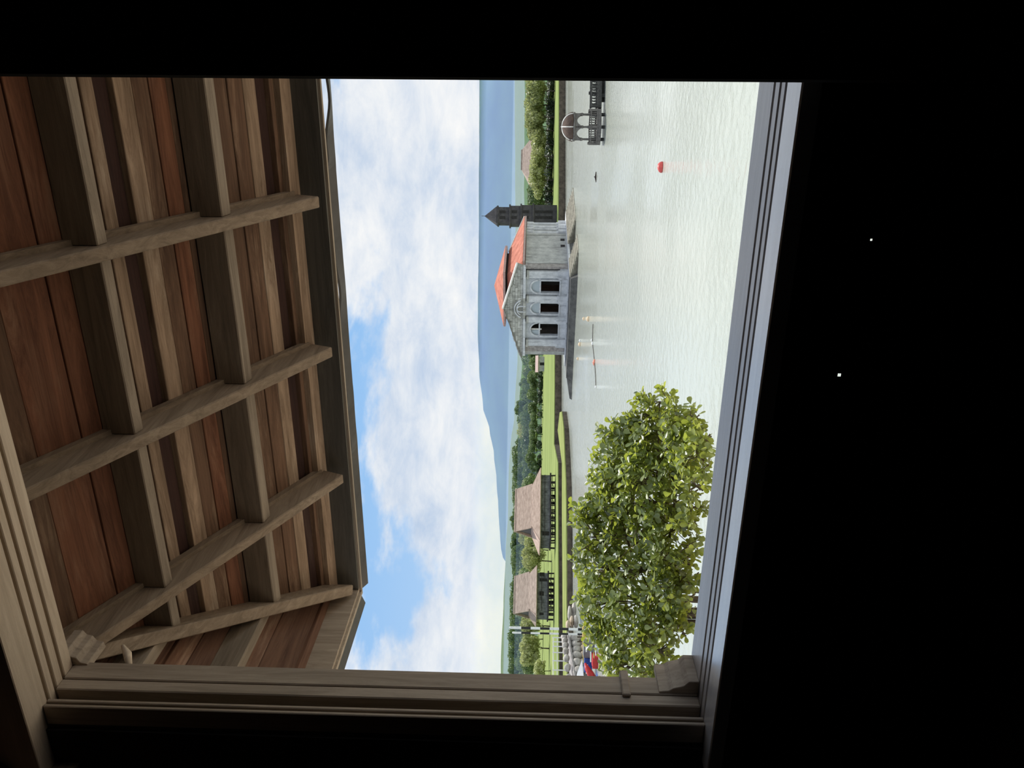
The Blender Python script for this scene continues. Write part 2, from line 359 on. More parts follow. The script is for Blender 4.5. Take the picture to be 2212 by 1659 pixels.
# rafters
RX = [-2.167, -1.418, -0.65, 0.11, 0.87, 1.63]
def sk(y): return 0.026 * (y - 3.8)                        # the rafters run very slightly askew
for x in RX:
    hw = 0.027; ya, yb = 2.16, 3.80
    A, B, B2 = x + sk(ya), x, x + sk(yb + 0.05)
    MB().hexa([(A - hw, ya, zr(ya)), (A + hw, ya, zr(ya)), (B + hw, yb, zr(yb)), (B - hw, yb, zr(yb)),
               (A - hw, ya, zb(ya)), (A + hw, ya, zb(ya)), (B2 + hw, yb + 0.05, zb(yb + 0.05)), (B2 - hw, yb + 0.05, zb(yb + 0.05))]).build('rafter', M['rafter'], eave, bevel=0.005)
    if x < 1:                                               # nailing strips against the rafter's right side
        MB().hexa([(A + hw, ya, zb(ya) - 0.035), (A + hw + 0.022, ya, zb(ya) - 0.035), (B + hw + 0.022, 3.81, zb(3.81) - 0.035), (B + hw, 3.81, zb(3.81) - 0.035),
                   (A + hw, ya, zb(ya)), (A + hw + 0.022, ya, zb(ya)), (B + hw + 0.022, 3.81, zb(3.81)), (B + hw, 3.81, zb(3.81))]).build('nailing_strip', M['rafter'], eave)
# hip rafter
ha, hb = Vector((-2.247 + 0.509 * 0.2, 2.286, 0)), Vector((-2.916, 3.80, 0)); d = (hb - ha).normalized(); n = Vector((-d.y, d.x, 0)) * 0.03
def zh(p): return zr(p.y)
MB().hexa([p + q + Vector((0, 0, zz_)) for zz_off in (0, 1) for p, q, zz_ in
           ((ha, -n, zh(ha) + zz_off * 0.16), (ha, n, zh(ha) + zz_off * 0.16), (hb, n, zh(hb) + zz_off * 0.16), (hb, -n, zh(hb) + zz_off * 0.16))]).build('hip_rafter', M['rafter'], eave, bevel=0.005)
# purlins: two rows between the rafters, set a little above the rafter underside
def purlin(yc, wdt, x0, x1):
    up = 0.03; y0, y1 = yc, yc + wdt
    return MB().hexa([(x0, y0, zr(y0) + up), (x1, y0, zr(y0) + up), (x1, y1, zr(y0) + up - 0.2 * wdt), (x0, y1, zr(y0) + up - 0.2 * wdt),
                      (x0, y0, zb(y0)), (x1, y0, zb(y0)), (x1, y1, zb(y1)), (x0, y1, zb(y1))]).build('purlin', M['purlin'], eave, bevel=0.004)
for yc, wdt in ((2.804, 0.054), (3.314, 0.068)):
    ends = [hipx(yc) + 0.02] + [x + sk(yc) for x in RX]
    for i in range(len(ends) - 1):
        a = ends[i] + (0.027 if i else 0); b = ends[i + 1] - 0.027
        if b - a > 0.02: purlin(yc, wdt, a, b)
MB().hexa([(HC.x, 3.79, zb(3.79) - 0.03), (XE, 3.79, zb(3.79) - 0.03), (XE, YE, zb(YE) - 0.02), (HC.x, YE, zb(YE) - 0.02), (HC.x, 3.79, zb(3.79)), (XE, 3.79, zb(3.79)), (XE, YE, zb(YE)), (HC.x, YE, zb(YE))]).build('eave_batten', M['board_tan'], eave)
# side purlins run toward the viewer
for yc in (2.804, 3.314):
    xh = HC.x + (yc - HC.y) * (HX - HC.x) / (HY - HC.y)
    MB().hexa([(xh - 0.035, 0.6, zs_(xh) - 0.10), (xh + 0.035, 0.6, zs_(xh) - 0.10), (xh + 0.035, yc + 0.03, zs_(xh) - 0.10), (xh - 0.035, yc + 0.09, zs_(xh) - 0.10),
               (xh - 0.035, 0.6, zs_(xh - 0.035)), (xh + 0.035, 0.6, zs_(xh + 0.035)), (xh + 0.035, yc + 0.03, zs_(xh + 0.035)), (xh - 0.035, yc + 0.09, zs_(xh - 0.035))]).build('purlin', M['purlin_side'], eave, bevel=0.004)
# fascias and the roof sheet edge
FB, FT = ez + 1.022, zb(YE) + 0.02
MB().box(HC.x - 0.0, XE, YE, YE + 0.025, FB, FT).build('fascia_board', M['fascia'], eave, label='dark front fascia board')
MB().box(HC.x - 0.03, XE, YE + 0.026, YE + 0.05, FB - 0.012, FT).build('fascia_strip', M['fascia_strip'], eave)
MB().box(HC.x - 0.03, HC.x - 0.002, 0.4, YE + 0.025, FB, FT).build('fascia_board', M['jamb'], eave, label='weathered side fascia board beyond the hip')
MB().box(HC.x - 0.06, HC.x - 0.032, 0.4, YE + 0.05, FB - 0.012, FT).build('fascia_strip', M['fascia_strip'], eave)
mb = MB()                                                   # corrugated sheet end, wavy so daylight shows through in places
N = 150
def sheet(pa, pb, z0, wave, out):
    vs = []
    for i in range(N + 1):
        t = i / N; p = pa.lerp(pb, t)
        hgt = z0 + wave * max(0, noise.noise(Vector((t * 19, 2.3, 0.7))) - 0.0) * min(1, 6 * t * (1 - t))
        h2 = z0 + (hgt - z0) * 0.12 - 0.03
        vs += [p + Vector((0, 0, hgt)), p + Vector((0, 0, hgt + 0.012)), p + out + Vector((0, 0, h2)), p + out + Vector((0, 0, h2 + 0.012))]
    fs = []
    for i in range(N):
        b = i * 4
        fs += [(b, b + 4, b + 6, b + 2), (b + 1, b + 3, b + 7, b + 5), (b + 2, b + 6, b + 7, b + 3), (b, b + 1, b + 5, b + 4)]
    return vs, fs
vs, fs = sheet(Vector((HC.x - 0.06, YE + 0.085, 0)), Vector((XE, YE + 0.085, 0)), FB + 0.004, -0.07, Vector((0, 0.06, 0))); mb.add(vs, fs)
vs, fs = sheet(Vector((HC.x - 0.055, 0.4, 0)), Vector((HC.x - 0.055, YE + 0.05, 0)), FB + 0.006, -0.012, Vector((-0.08, 0, 0))); mb.add(vs, fs)
mb.build('roof_sheet_edge', M['roof_metal'], eave)
mb = MB()                                                   # roof covering on top keeps the sky out
def top(y): return zb(y) + 0.07
mb.hexa([(hipx(2.0) - 0.1, 2.0, top(2.0)), (XE, 2.0, top(2.0)), (XE, YE + 0.05, top(YE + 0.05)), (HC.x - 0.05, YE + 0.05, top(YE + 0.05)),
         (hipx(2.0) - 0.1, 2.0, top(2.0) + 0.02), (XE, 2.0, top(2.0) + 0.02), (XE, YE + 0.05, top(YE + 0.05) + 0.02), (HC.x - 0.05, YE + 0.05, top(YE + 0.05) + 0.02)])
mb.hexa([(HC.x - 0.06, 0.4, zs_(HC.x - 0.06) + 0.06), (HX + 0.05, 0.4, zs_(HX + 0.05) + 0.06), (HX + 0.05, HY, zs_(HX + 0.05) + 0.06), (HC.x - 0.06, YE + 0.05, zs_(HC.x - 0.06) + 0.06),
         (HC.x - 0.06, 0.4, zs_(HC.x - 0.06) + 0.08), (HX + 0.05, 0.4, zs_(HX + 0.05) + 0.08), (HX + 0.05, HY, zs_(HX + 0.05) + 0.08), (HC.x - 0.06, YE + 0.05, zs_(HC.x - 0.06) + 0.08)])
mb.build('roof_sheet', M['roof_metal'], eave)
# ------------------------------------------------------------------ water and land
def lev(x, d, z=0.0): return Vector((RW.x * x + FW.x * d, RW.y * x + FW.y * d, z))     # level camera-aligned metres
m, t, b = mat('lake_water'); tc = t.add('ShaderNodeTexCoord')
nz = t.add('ShaderNodeTexNoise', Scale=0.05, Detail=4.0); t.lk(tc.outputs['Object'], nz.inputs['Vector'])
t.lk(t.ramp(nz.outputs[0], [(0.3, (0.40, 0.43, 0.375)), (0.7, (0.44, 0.465, 0.41))]), b.inputs['Base Color'])
b.inputs['Roughness'].default_value = 0.06; b.inputs['IOR'].default_value = 1.33; b.inputs['Specular IOR Level'].default_value = 0.5
wv = t.add('ShaderNodeTexNoise', Scale=2.2, Detail=5.0, Roughness=0.65, Distortion=0.4); t.lk(tc.outputs['Object'], wv.inputs['Vector'])
wp = t.add('ShaderNodeTexNoise', Scale=0.06, Detail=3.0); t.lk(tc.outputs['Object'], wp.inputs['Vector'])
bp = t.add('ShaderNodeBump', Distance=0.08); t.lk(t.math('ADD', t.math('MULTIPLY', t.smooth(wp.outputs[0], 0.42, 0.58), 0.55), 0.35), bp.inputs['Strength'])
t.lk(wv.outputs[0], bp.inputs['Height']); t.lk(bp.outputs[0], b.inputs['Normal'])
M['water'] = m
q = [lev(-900, 4), lev(900, 4), lev(900, 420), lev(-900, 420)]
st(MB().add(q, [(0, 1, 2, 3)]).build('lake_water', M['water']), 'pale green lake with fine ripples', 'water')

def grassmat(name, a, c, band=0.0):
    m, t, b = mat(name); tc = t.add('ShaderNodeTexCoord')
    n = t.add('ShaderNodeTexNoise', Scale=0.35, Detail=8.0, Roughness=0.65); t.lk(tc.outputs['Object'], n.inputs['Vector'])
    rot = t.add('ShaderNodeMapping'); rot.inputs['Rotation'].default_value = (0, 0, -math.atan2(RW.y, RW.x)); t.lk(tc.outputs['Object'], rot.inputs[0])
    st2 = t.add('ShaderNodeMapping'); st2.inputs['Scale'].default_value = (0.02, 0.25, 1); t.lk(rot.outputs[0], st2.inputs[0])
    s = t.add('ShaderNodeTexNoise', Scale=1.0, Detail=4.0); t.lk(st2.outputs[0], s.inputs['Vector'])
    col = t.ramp(t.math('ADD', t.math('MULTIPLY', n.outputs[0], 1 - band), t.math('MULTIPLY', s.outputs[0], band)), [(0.32, a), (0.66, c)])
    t.lk(col, b.inputs['Base Color']); b.inputs['Roughness'].default_value = 0.95; b.inputs['Specular IOR Level'].default_value = 0.05
    bp = t.add('ShaderNodeBump', Strength=0.6, Distance=0.15); t.lk(n.outputs[0], bp.inputs['Height']); t.lk(bp.outputs[0], b.inputs['Normal'])
    return m
M['grass'] = grassmat('lawn_grass', (0.155, 0.19, 0.06), (0.30, 0.335, 0.12), 0.55)
M['grass_far'] = grassmat('meadow_grass', (0.14, 0.185, 0.058), (0.27, 0.325, 0.115), 0.7)
M['earth'] = stone('bounce_earth', (0.38, 0.31, 0.235), (0.56, 0.47, 0.37), 0.6, streak=False)  # pale warm tone chosen to bounce light up to the eave
M['bank'] = stone('bank_stone', (0.045, 0.038, 0.03), (0.12, 0.10, 0.078), 1.2, streak=False)
M['soil'] = stone('bank_soil', (0.06, 0.05, 0.035), (0.13, 0.11, 0.08), 0.9, streak=False)

def land(name, edge, top, back, gm, bm_, label, grow=0.15, cat='ground'):
    # edge: list of water-level points (near side), back: far points; a turf slab with a stone bank below it
    g = [Vector((p.x, p.y, top)) for p in edge] + [Vector((p.x, p.y, top)) for p in back]
    bank = MB().prism([Vector((p.x, p.y, -0.5)) for p in edge + back], (0, 0, top + 0.5 - 0.12))
    o = bank.build(name, M[bm_], None); tag(o, label, cat, None, 'structure')
    MB().prism([p - Vector((0, 0, 0.13)) for p in g], (0, 0, 0.13)).build('turf', M[gm], o)
    return o
E0 = lambda px, py: onz(px, py, 0.0)
far_edge = [lev(620, 150)] + [E0(1221.5, y) for y in (100, 170, 240, 330, 400, 450)] + [E0(1218, 600), E0(1214, 720), E0(1213, 765), E0(1213, 830), E0(1213, 890), E0(1212.5, 960)] + \
           [onz(1212.5, 1000, 0.8), onz(1213, 1100, 0.8), onz(1214, 1250, 0.8), onz(1215.5, 1500, 0.8), lev(-330, 108)]
land('shore_lawn', far_edge, 1.35, [lev(-500, 330), lev(700, 330)], 'grass_far', 'bank', 'bright green lawn of the far shore with dark stone bank')
near_edge = [E0(1219, 891), E0(1224, 889), E0(1229, 925), E0(1232, 985), E0(1235, 1050), E0(1236.5, 1130), E0(1237, 1200), E0(1237, 1300), E0(1239, 1400), E0(1239, 1700), lev(-300, 96)]
near_back = [lev(-300, 109)] + [onz(v + 0.2, y, 0.8) for v, y in ((1216, 1500), (1214.5, 1250), (1213.5, 1100), (1213.5, 1000))] + [E0(1214.2, 930)]
land('shore_terrace', near_edge, 0.80, near_back, 'grass', 'bank', 'low lawn tongue with dark stone wall along the water')
# unseen house ground below the window, coloured pale to bounce light onto the eave
land('house_ground', [Vector((-14, 9, 0)), Vector((10, 9, 0))], 1.2, [Vector((10, -12, 0)), Vector((-14, -12, 0))], 'earth', 'soil', 'earth bank under the house, coloured pale to bounce light up')
land('near_bank', [Vector((-14, 9, 0)), Vector((-6.5, 9.2, 0)), Vector((-6.0, 6.0, 0))], 1.25, [Vector((-14, 5.5, 0))], 'earth', 'soil', 'low bank left of the house')

# hills and mountain
def interp(tab, x):
    if x <= tab[0][0]: return tab[0][1]
    for (a, va), (c, vc) in zip(tab, tab[1:]):
        if x <= c:
            t = (x - a) / (c - a); t = t * t * (3 - 2 * t); return va + (vc - va) * t
    return tab[-1][1]
def ridge(name, tab, d0, d1, d2, mname, label, rough, y0=-700, y1=2300, n=170, base=0.5, cat='hill'):
    vs = []; R_ = 10
    for i in range(n + 1):
        y = y0 + (y1 - y0) * i / n
        p = atlev(interp(tab, y), y, d1); top = p.z
        r = ray(1149, y); r = Vector((r.x, r.y, 0)); r *= 1 / r.dot(FW)
        for j in range(R_ + 1):
            t = j / R_
            if t <= 0.7: s = t / 0.7; d = d0 + (d1 - d0) * s; h = base + (top - base) * (s * s * (3 - 2 * s))
            else: s = (t - 0.7) / 0.3; d = d1 + (d2 - d1) * s; h = top - (top - base) * 0.6 * s * s
            q = r * d
            if 0 < j: h += rough * (noise.noise(Vector((q.x, q.y, 0)) * (5.0 / d1)) * 0.6 + noise.noise(Vector((q.x, q.y, 5)) * (18.0 / d1)) * 0.25 + noise.noise(Vector((q.x, q.y, 9)) * (60.0 / d1)) * 0.15)
            vs.append(Vector((q.x, q.y, h)))
    fs = [(i * (R_ + 1) + j, (i + 1) * (R_ + 1) + j, (i + 1) * (R_ + 1) + j + 1, i * (R_ + 1) + j + 1) for i in range(n) for j in range(R_)]
    return st(MB().add(vs, fs).build(name, M[mname], smooth=True), label, cat)
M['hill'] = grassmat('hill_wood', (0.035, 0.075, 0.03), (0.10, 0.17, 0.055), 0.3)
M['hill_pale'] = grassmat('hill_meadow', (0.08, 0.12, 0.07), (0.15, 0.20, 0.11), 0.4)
M['mount'] = plain('mountain_forest', (0.045, 0.085, 0.055), 0.95, 0.2, 0.004, spec=0.05)
ridge('near_hill', [(-700, 1135), (170, 1134), (450, 1132), (760, 1130), (900, 1122), (1010, 1113), (1150, 1112), (1250, 1108), (1350, 1105), (1440, 1103), (2300, 1100)], 332, 520, 640, 'hill', 'low wooded hill behind the far shore', 1.6)
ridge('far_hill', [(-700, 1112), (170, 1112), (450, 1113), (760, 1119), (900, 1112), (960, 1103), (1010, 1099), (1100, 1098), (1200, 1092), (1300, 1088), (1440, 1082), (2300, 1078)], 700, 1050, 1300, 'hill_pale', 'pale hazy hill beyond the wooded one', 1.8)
ridge('mountain', [(-700, 1050), (0, 1040), (170, 1036), (500, 1034), (720, 1033), (800, 1036), (880, 1044), (930, 1058), (985, 1067), (1040, 1073), (1100, 1077), (1180, 1081), (1205, 1086), (1225, 1098), (1300, 1112), (2300, 1135)], 1700, 2500, 3000, 'mount', 'big blue hazy mountain sloping down to the left', 5.0, cat='mountain')
def haze(name, x0, x1, d0, d1, z1, dens, col, label):
    m = bpy.data.materials.new(name); m.use_nodes = True; t = NT(m.node_tree); t.n.remove(t.n['Principled BSDF'])
    v = t.add('ShaderNodeVolumeScatter', Density=dens, Anisotropy=0.0); v.inputs['Color'].default_value = col + (1,)
    t.lk(v.outputs[0], t.n['Material Output'].inputs['Volume'])
    P = lambda f, s, z: lev(f, s, z)
    o = MB().fbox(P, x0, x1, d0, d1, -1, z1).build(name, m)
    tag(o, label, 'haze', None, 'stuff'); return o
haze('haze', -1400, 1400, 1350, 1600, 108, 0.0043, (0.21, 0.33, 1.0), 'blue haze in front of the mountain')
haze('haze', -1200, 1200, 660, 690, 26, 0.016, (0.42, 0.60, 0.95), 'pale haze in front of the far hill')
haze('haze', -900, 900, 319, 327, 11, 0.016, (0.50, 0.70, 0.92), 'thin haze between the front row of woods and the hill')

# ------------------------------------------------------------------ the ruined pavilion
M['limewash'] = stone('pavilion_limewash', (0.44, 0.46, 0.485), (0.66, 0.675, 0.69), 1.2)
M['oldstone_light'] = stone('pavilion_stone_light', (0.36, 0.36, 0.33), (0.60, 0.60, 0.56), 1.6)
M['oldstone_dark'] = stone('pavilion_stone_dark', (0.17, 0.17, 0.155), (0.36, 0.36, 0.33), 1.6)
M['limewash_shaded'] = stone('pavilion_limewash_shaded', (0.33, 0.355, 0.385), (0.54, 0.56, 0.585), 1.2)  # limewash darkened in colour to shade the recesses behind the pilasters
M['oldstone'] = stone('pavilion_stone', (0.25, 0.25, 0.225), (0.48, 0.48, 0.44), 1.6)
M['brickwork'] = stone('pavilion_brick', (0.19, 0.175, 0.165), (0.40, 0.375, 0.355), 2.4, streak=False)
M['plaster'] = stone('pavilion_plaster', (0.29, 0.295, 0.285), (0.50, 0.505, 0.48), 0.9)
M['white_cap'] = plain('white_coping', (0.75, 0.73, 0.68), 0.8, 0.06)
M['red_roof'] = stone('red_roof_tile', (0.33, 0.11, 0.075), (0.54, 0.21, 0.15), 0.9, streak=False)
M['pink_fascia'] = plain('pink_fascia', (0.42, 0.31, 0.28), 0.8, 0.1)
M['void'] = plain('dark_interior', (0.03, 0.028, 0.027), 0.9, 0.2)  # near-black colour standing in for shade inside openings and seams
M['steps'] = stone('step_stone', (0.24, 0.225, 0.185), (0.44, 0.415, 0.345), 1.4, streak=False)
M['riprap'] = stone('platform_stone', (0.055, 0.055, 0.055), (0.13, 0.13, 0.125), 0.8, streak=False)
m, t, b = mat('fanlight_glass'); b.inputs['Base Color'].default_value = (0.38, 0.44, 0.48, 1); b.inputs['Roughness'].default_value = 0.15; M['fanglass'] = m
TH = math.radians(35)
fv = -RW * math.cos(TH) + FW * math.sin(TH); sv = RW * math.sin(TH) + FW * math.cos(TH)
PC = lev(15.4, 105)
def P(f, s, z): return PC + fv * f + sv * s + Vector((0, 0, z))
ZB = 1.0
pav = thing('ruined_pavilion', 'ruined grey-white pavilion with three arched doors and red roof standing in the lake', 'building', P(6.6, 7.6, 0))
# platform: skirt of stone with stairs on the right and a point at the left
plat = MB().fbox(P, -1.3, 14.6, -1.3, 16.6, 0.3, ZB).build('platform', M['limewash'], pav)
mb = MB()
mb.hexa([P(-2.2, -5.9, -0.6), P(14.0, -6.4, -0.6), P(14.9, 17, -0.6), P(-1.8, 17, -0.6), P(-1.25, -5.2, 0.86), P(13.8, -5.5, 0.86), P(14.6, 16.4, 0.86), P(-1.25, 16.4, 0.86)])
mb.hexa([P(13.2, -6.2, -0.6), P(17.2, -6.6, -0.6), P(16.6, -4.2, -0.6), P(14.0, 3, -0.6), P(13.7, -5.3, 0.82), P(16.8, -6.1, 0.30), P(16.4, -4.6, 0.30), P(14.3, 1, 0.82)])
mb.build('platform_skirt', M['riprap'], plat)
for s0, s1, lab in ((-4.6, -0.2, 'near flight of sunlit steps'), (5.2, 16.0, 'far flight of sunlit steps')):
    sm = MB(); nst = 7
    for i in range(nst):
        z1 = ZB - 0.02 - i * 0.145; f0 = -1.25 - (i + 1) * 0.56
        sm.fbox(P, f0, -1.2, s0, s1, -0.4, z1)
    sm.build('stair_flight', M['steps'], plat, label=lab)
# front wall cells with arched openings
def arch_wall(f0, f1, zb, zt, a, bb, zs, th=0.55, s=0.0, n=12):
    """wall from f0..f1, opening a..bb from zb up to an arch springing at zs"""
    mb = MB(); r = (bb - a) / 2; c = (a + bb) / 2
    mb.fbox(P, f0, a, s, s + th, zb, zt); mb.fbox(P, bb, f1, s, s + th, zb, zt)
    for i in range(n):
        t0, t1 = math.pi * i / n, math.pi * (i + 1) / n
        fa, za, fb, zb_ = c - r * math.cos(t0), zs + r * math.sin(t0), c - r * math.cos(t1), zs + r * math.sin(t1)
        mb.hexa([P(fa, s, za), P(fb, s, zb_), P(fb, s + th, zb_), P(fa, s + th, za), P(fa, s, zt), P(fb, s, zt), P(fb, s + th, zt), P(fa, s + th, zt)])
    return mb
ZD, ZT = 2.05, 6.62
doors = [(1.86, 3.62), (5.27, 6.87), (8.5, 10.4)]
cells = [(1.33, 3.97), (5.03, 7.27), (8.23, 10.92)]
MB().fbox(P, 0.0, 12.1, 0.0, 0.55, ZB, ZD).build('base_wall', M['limewash'], pav)
for (a, bb), (f0, f1) in zip(doors, cells):
    r = (bb - a) / 2
    o = arch_wall(f0, f1, ZD, ZT, a, bb, 5.85 - r, 0.42, 0.16).build('arch_wall', M['limewash_shaded'], pav)
    # architrave ring and jambs
    mb = MB(); c = (a + bb) / 2
    for i in range(12):
        t0, t1 = math.pi * i / 12, math.pi * (i + 1) / 12; R0, R1 = r, r + 0.22
        g = lambda R, t, s: P(c - R * math.cos(t), s, 5.85 - r + R * math.sin(t))
        mb.hexa([g(R0, t0, 0.04), g(R0, t1, 0.04), g(R0, t1, 0.16), g(R0, t0, 0.16), g(R1, t0, 0.04), g(R1, t1, 0.04), g(R1, t1, 0.16), g(R1, t0, 0.16)])
    mb.fbox(P, a - 0.24, a - 0.03, 0.0, 0.16, ZD, 4.6); mb.fbox(P, bb + 0.03, bb + 0.24, 0.0, 0.16, ZD, 4.6)
    mb.build('architrave', M['limewash'], o)
    MB().fbox(P, a - 0.02, bb + 0.02, 0.2, 0.4, 4.55, 4.75).build('transom', M['limewash'], o)
    MB().fbox(P, a - 0.3, bb + 0.3, -0.16, 0.0, ZD - 0.14, ZD).build('door_sill', M['limewash'], o)
    half = a > 8
    pts = [P(c - r * math.cos(math.pi * i / 12), 0.3, 5.85 - r + r * math.sin(math.pi * i / 12)) for i in range(13)]
    if half: pts = [p for i, p in enumerate(pts) if i >= 7] + [P(c + 0.2, 0.3, 4.75)]
    pts = pts + [P(bb, 0.3, 4.75)] + ([P(a, 0.3, 4.75)] if not half else [])
    if half: pts = pts[:-2] + [P(bb, 0.3, 4.75), P(c + 0.2, 0.3, 4.75)]
    MB().prism(pts, sv * 0.05).build('fanlight', M['fanglass'], o)
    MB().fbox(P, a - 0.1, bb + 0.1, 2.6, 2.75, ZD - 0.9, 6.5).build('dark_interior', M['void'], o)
    if half: MB().fbox(P, c - 0.02, c + 0.16, 0.3, 0.42, 4.35, 5.8).build('broken_panel', M['white_cap'], o)
# pilasters with pedestals and caps
for f0, f1 in ((0.28, 1.25), (4.05, 4.95), (7.35, 8.15), (11.0, 12.0)):
    p_ = MB().fbox(P, f0, f1, -0.22, 0.42, 2.2, 6.5).build('pilaster', M['limewash'], pav)
    MB().fbox(P, f0 - 0.25, f1 + 0.25, 0.42, 0.55, ZD, ZT).build('dark_backing', M['void'], p_)  # dark strip put behind the gaps as shade in the seams
    MB().fbox(P, f0 - 0.14, f1 + 0.14, -0.42, 0.05, ZB, 2.2).build('pedestal', M['limewash'], p_)
    MB().fbox(P, f0 - 0.1, f1 + 0.1, -0.34, 0.05, 2.2, 2.34).build('base_moulding', M['limewash'], p_)
    MB().fbox(P, f0 - 0.1, f1 + 0.1, -0.34, 0.05, 6.25, 6.5).build('capital', M['oldstone'], p_)
# corner bricks and left return
MB().fbox(P, -0.35, 0.0, 0.0, 0.9, ZB, 6.7).build('brick_corner', M['brickwork'], pav)
MB().fbox(P, -0.45, -0.1, 0.9, 1.5, ZB, 6.7).build('corner_pier', M['plaster'], pav)
MB().fbox(P, 12.1, 13.2, 0.25, 0.9, 1.8, 6.6).build('brick_corner', M['brickwork'], pav)
MB().fbox(P, 12.1, 13.1, 0.2, 0.95, ZB, 1.8).build('corner_base', M['brickwork'], pav)
MB().fbox(P, 13.2, 13.75, 0.3, 1.4, ZB, 6.8).build('corner_pier', M['plaster'], pav)
# entablature and cornice
MB().fbox(P, -0.3, 4.3, -0.35, 0.55, 6.62, 6.95).build('cornice', M['limewash'], pav)
MB().fbox(P, 7.6, 13.6, -0.35, 0.55, 6.62, 6.95).build('cornice', M['limewash'], pav)
MB().fbox(P, 4.3, 7.6, -0.12, 0.55, 6.62, 6.98).build('entablature', M['oldstone'], pav)
# gable: courses of stone blocks under a sloping top
AP = (6.13, 9.65); GR = (-0.6, 7.75); GL = (14.3, 7.1)
def gtop(f): return AP[1] + (f - AP[0]) * ((GR[1] - AP[1]) / (GR[0] - AP[0]) if f < AP[0] else (GL[1] - AP[1]) / (GL[0] - AP[0]))
gab = MB().prism([P(-0.3, 0.08, 6.95), P(13.9, 0.08, 6.95), P(GL[0], 0.08, GL[1]), P(AP[0], 0.08, AP[1]), P(GR[0], 0.08, GR[1])], sv * 0.5).build('gable_wall', M['oldstone_dark'], pav)
zc_ = 6.97; row = 0
while zc_ < 9.4:
    h = 0.36; f = -0.3 + (0.5 if row % 2 else 0)
    while f < 13.6:
        wd = random.uniform(0.8, 1.15); a, bb = f + 0.02, f + wd - 0.02
        lim = min(gtop(a), gtop(bb)) - 0.08
        if zc_ + 0.12 < lim and not (4.9 < (a + bb) / 2 < 7.4 and zc_ < 8.4):
            pr = random.uniform(0.01, 0.06)
            MB().fbox(P, a, bb, 0.08 - pr, 0.1, zc_ + 0.02, min(zc_ + h - 0.02, lim)).build('stone_block', M[random.choice(['oldstone', 'oldstone_light', 'oldstone'])], gab)
        f += wd
    zc_ += h; row += 1
MB().hexa([P(GR[0], -0.12, GR[1]), P(AP[0], -0.12, AP[1]), P(AP[0], 0.65, AP[1]), P(GR[0], 0.65, GR[1]), P(GR[0], -0.12, GR[1] + 0.2), P(AP[0], -0.12, AP[1] + 0.2), P(AP[0], 0.65, AP[1] + 0.2), P(GR[0], 0.65, GR[1] + 0.2)]).build('coping', M['white_cap'], gab, label='white coping of the right gable slope')
mb = MB()
for i in range(14):
    a, bb = AP[0] + (GL[0] - AP[0]) * i / 14, AP[0] + (GL[0] - AP[0]) * (i + 1) / 14; u = random.uniform(0.0, 0.16)
    mb.hexa([P(a, -0.1, gtop(a)), P(bb, -0.1, gtop(bb)), P(bb, 0.6, gtop(bb)), P(a, 0.6, gtop(a)), P(a, -0.1, gtop(a) + u), P(bb, -0.1, gtop(bb) + u), P(bb, 0.6, gtop(bb) + u), P(a, 0.6, gtop(a) + u)])
mb.build('coping', M['brickwork'], gab, label='dark broken coping of the left gable slope')
# niche and curved hood in the gable
c = 6.13
mb = MB()
for R0, R1, z0, t0, t1, dep in ((1.35, 1.5, 6.75, 0.12, 0.88, -0.08), (1.05, 1.18, 6.75, 0.18, 0.82, -0.06)):
    for i in range(12):
        ta, tb = math.pi * (t0 + (t1 - t0) * i / 12), math.pi * (t0 + (t1 - t0) * (i + 1) / 12)
        g = lambda R, t, s: P(c - R * math.cos(t), s, z0 + R * math.sin(t) * 0.98)
        mb.hexa([g(R0, ta, dep), g(R0, tb, dep), g(R0, tb, 0.1), g(R0, ta, 0.1), g(R1, ta, dep), g(R1, tb, dep), g(R1, tb, 0.1), g(R1, ta, 0.1)])
mb.build('gable_hood', M['limewash'], gab)
mb = MB(); mb.fbox(P, c - 0.5, c - 0.36, -0.14, 0.1, 6.62, 7.35); mb.fbox(P, c + 0.36, c + 0.5, -0.14, 0.1, 6.62, 7.35)
for i in range(10):
    ta, tb = math.pi * i / 10, math.pi * (i + 1) / 10
    g = lambda R, t, s: P(c - R * math.cos(t), s, 7.35 + R * math.sin(t))
    mb.hexa([g(0.36, ta, -0.14), g(0.36, tb, -0.14), g(0.36, tb, 0.1), g(0.36, ta, 0.1), g(0.5, ta, -0.14), g(0.5, tb, -0.14), g(0.5, tb, 0.1), g(0.5, ta, 0.1)])
mb.build('niche_frame', M['limewash'], gab)
# side wall with paired half columns at the far end, other walls
MB().fbox(P, 0.0, 0.5, 0.55, 15.2, ZB, 6.7).build('side_wall', M['plaster'], pav)
MB().fbox(P, 12.7, 13.2, 1.4, 15.2, ZB, 6.7).build('side_wall', M['plaster'], pav)
MB().fbox(P, 0.5, 12.7, 14.7, 15.2, ZB, 6.7).build('back_wall', M['plaster'], pav)
for s in (11.6, 12.7, 13.6, 14.7):
    c_ = MB().lathe(P(0.0, s, 0), [(0.34, 2.1), (0.34, 2.3), (0.26, 2.4), (0.24, 5.6), (0.34, 5.8), (0.36, 6.7)], 12).build('half_column', M['limewash'], pav, smooth=False)
    MB().fbox(P, -0.45, 0.1, s - 0.42, s + 0.42, ZB, 2.1).build('pedestal', M['limewash'], c_)
MB().fbox(P, -0.12, 0.05, 10.7, 11.2, ZB, 6.7).build('side_pilaster', M['plaster'], pav)
for s in (6.9, 8.9): MB().fbox(P, -0.02, 0.05, s, s + 0.75, ZB + 0.25, ZB + 0.85).build('vent_opening', M['void'], pav)
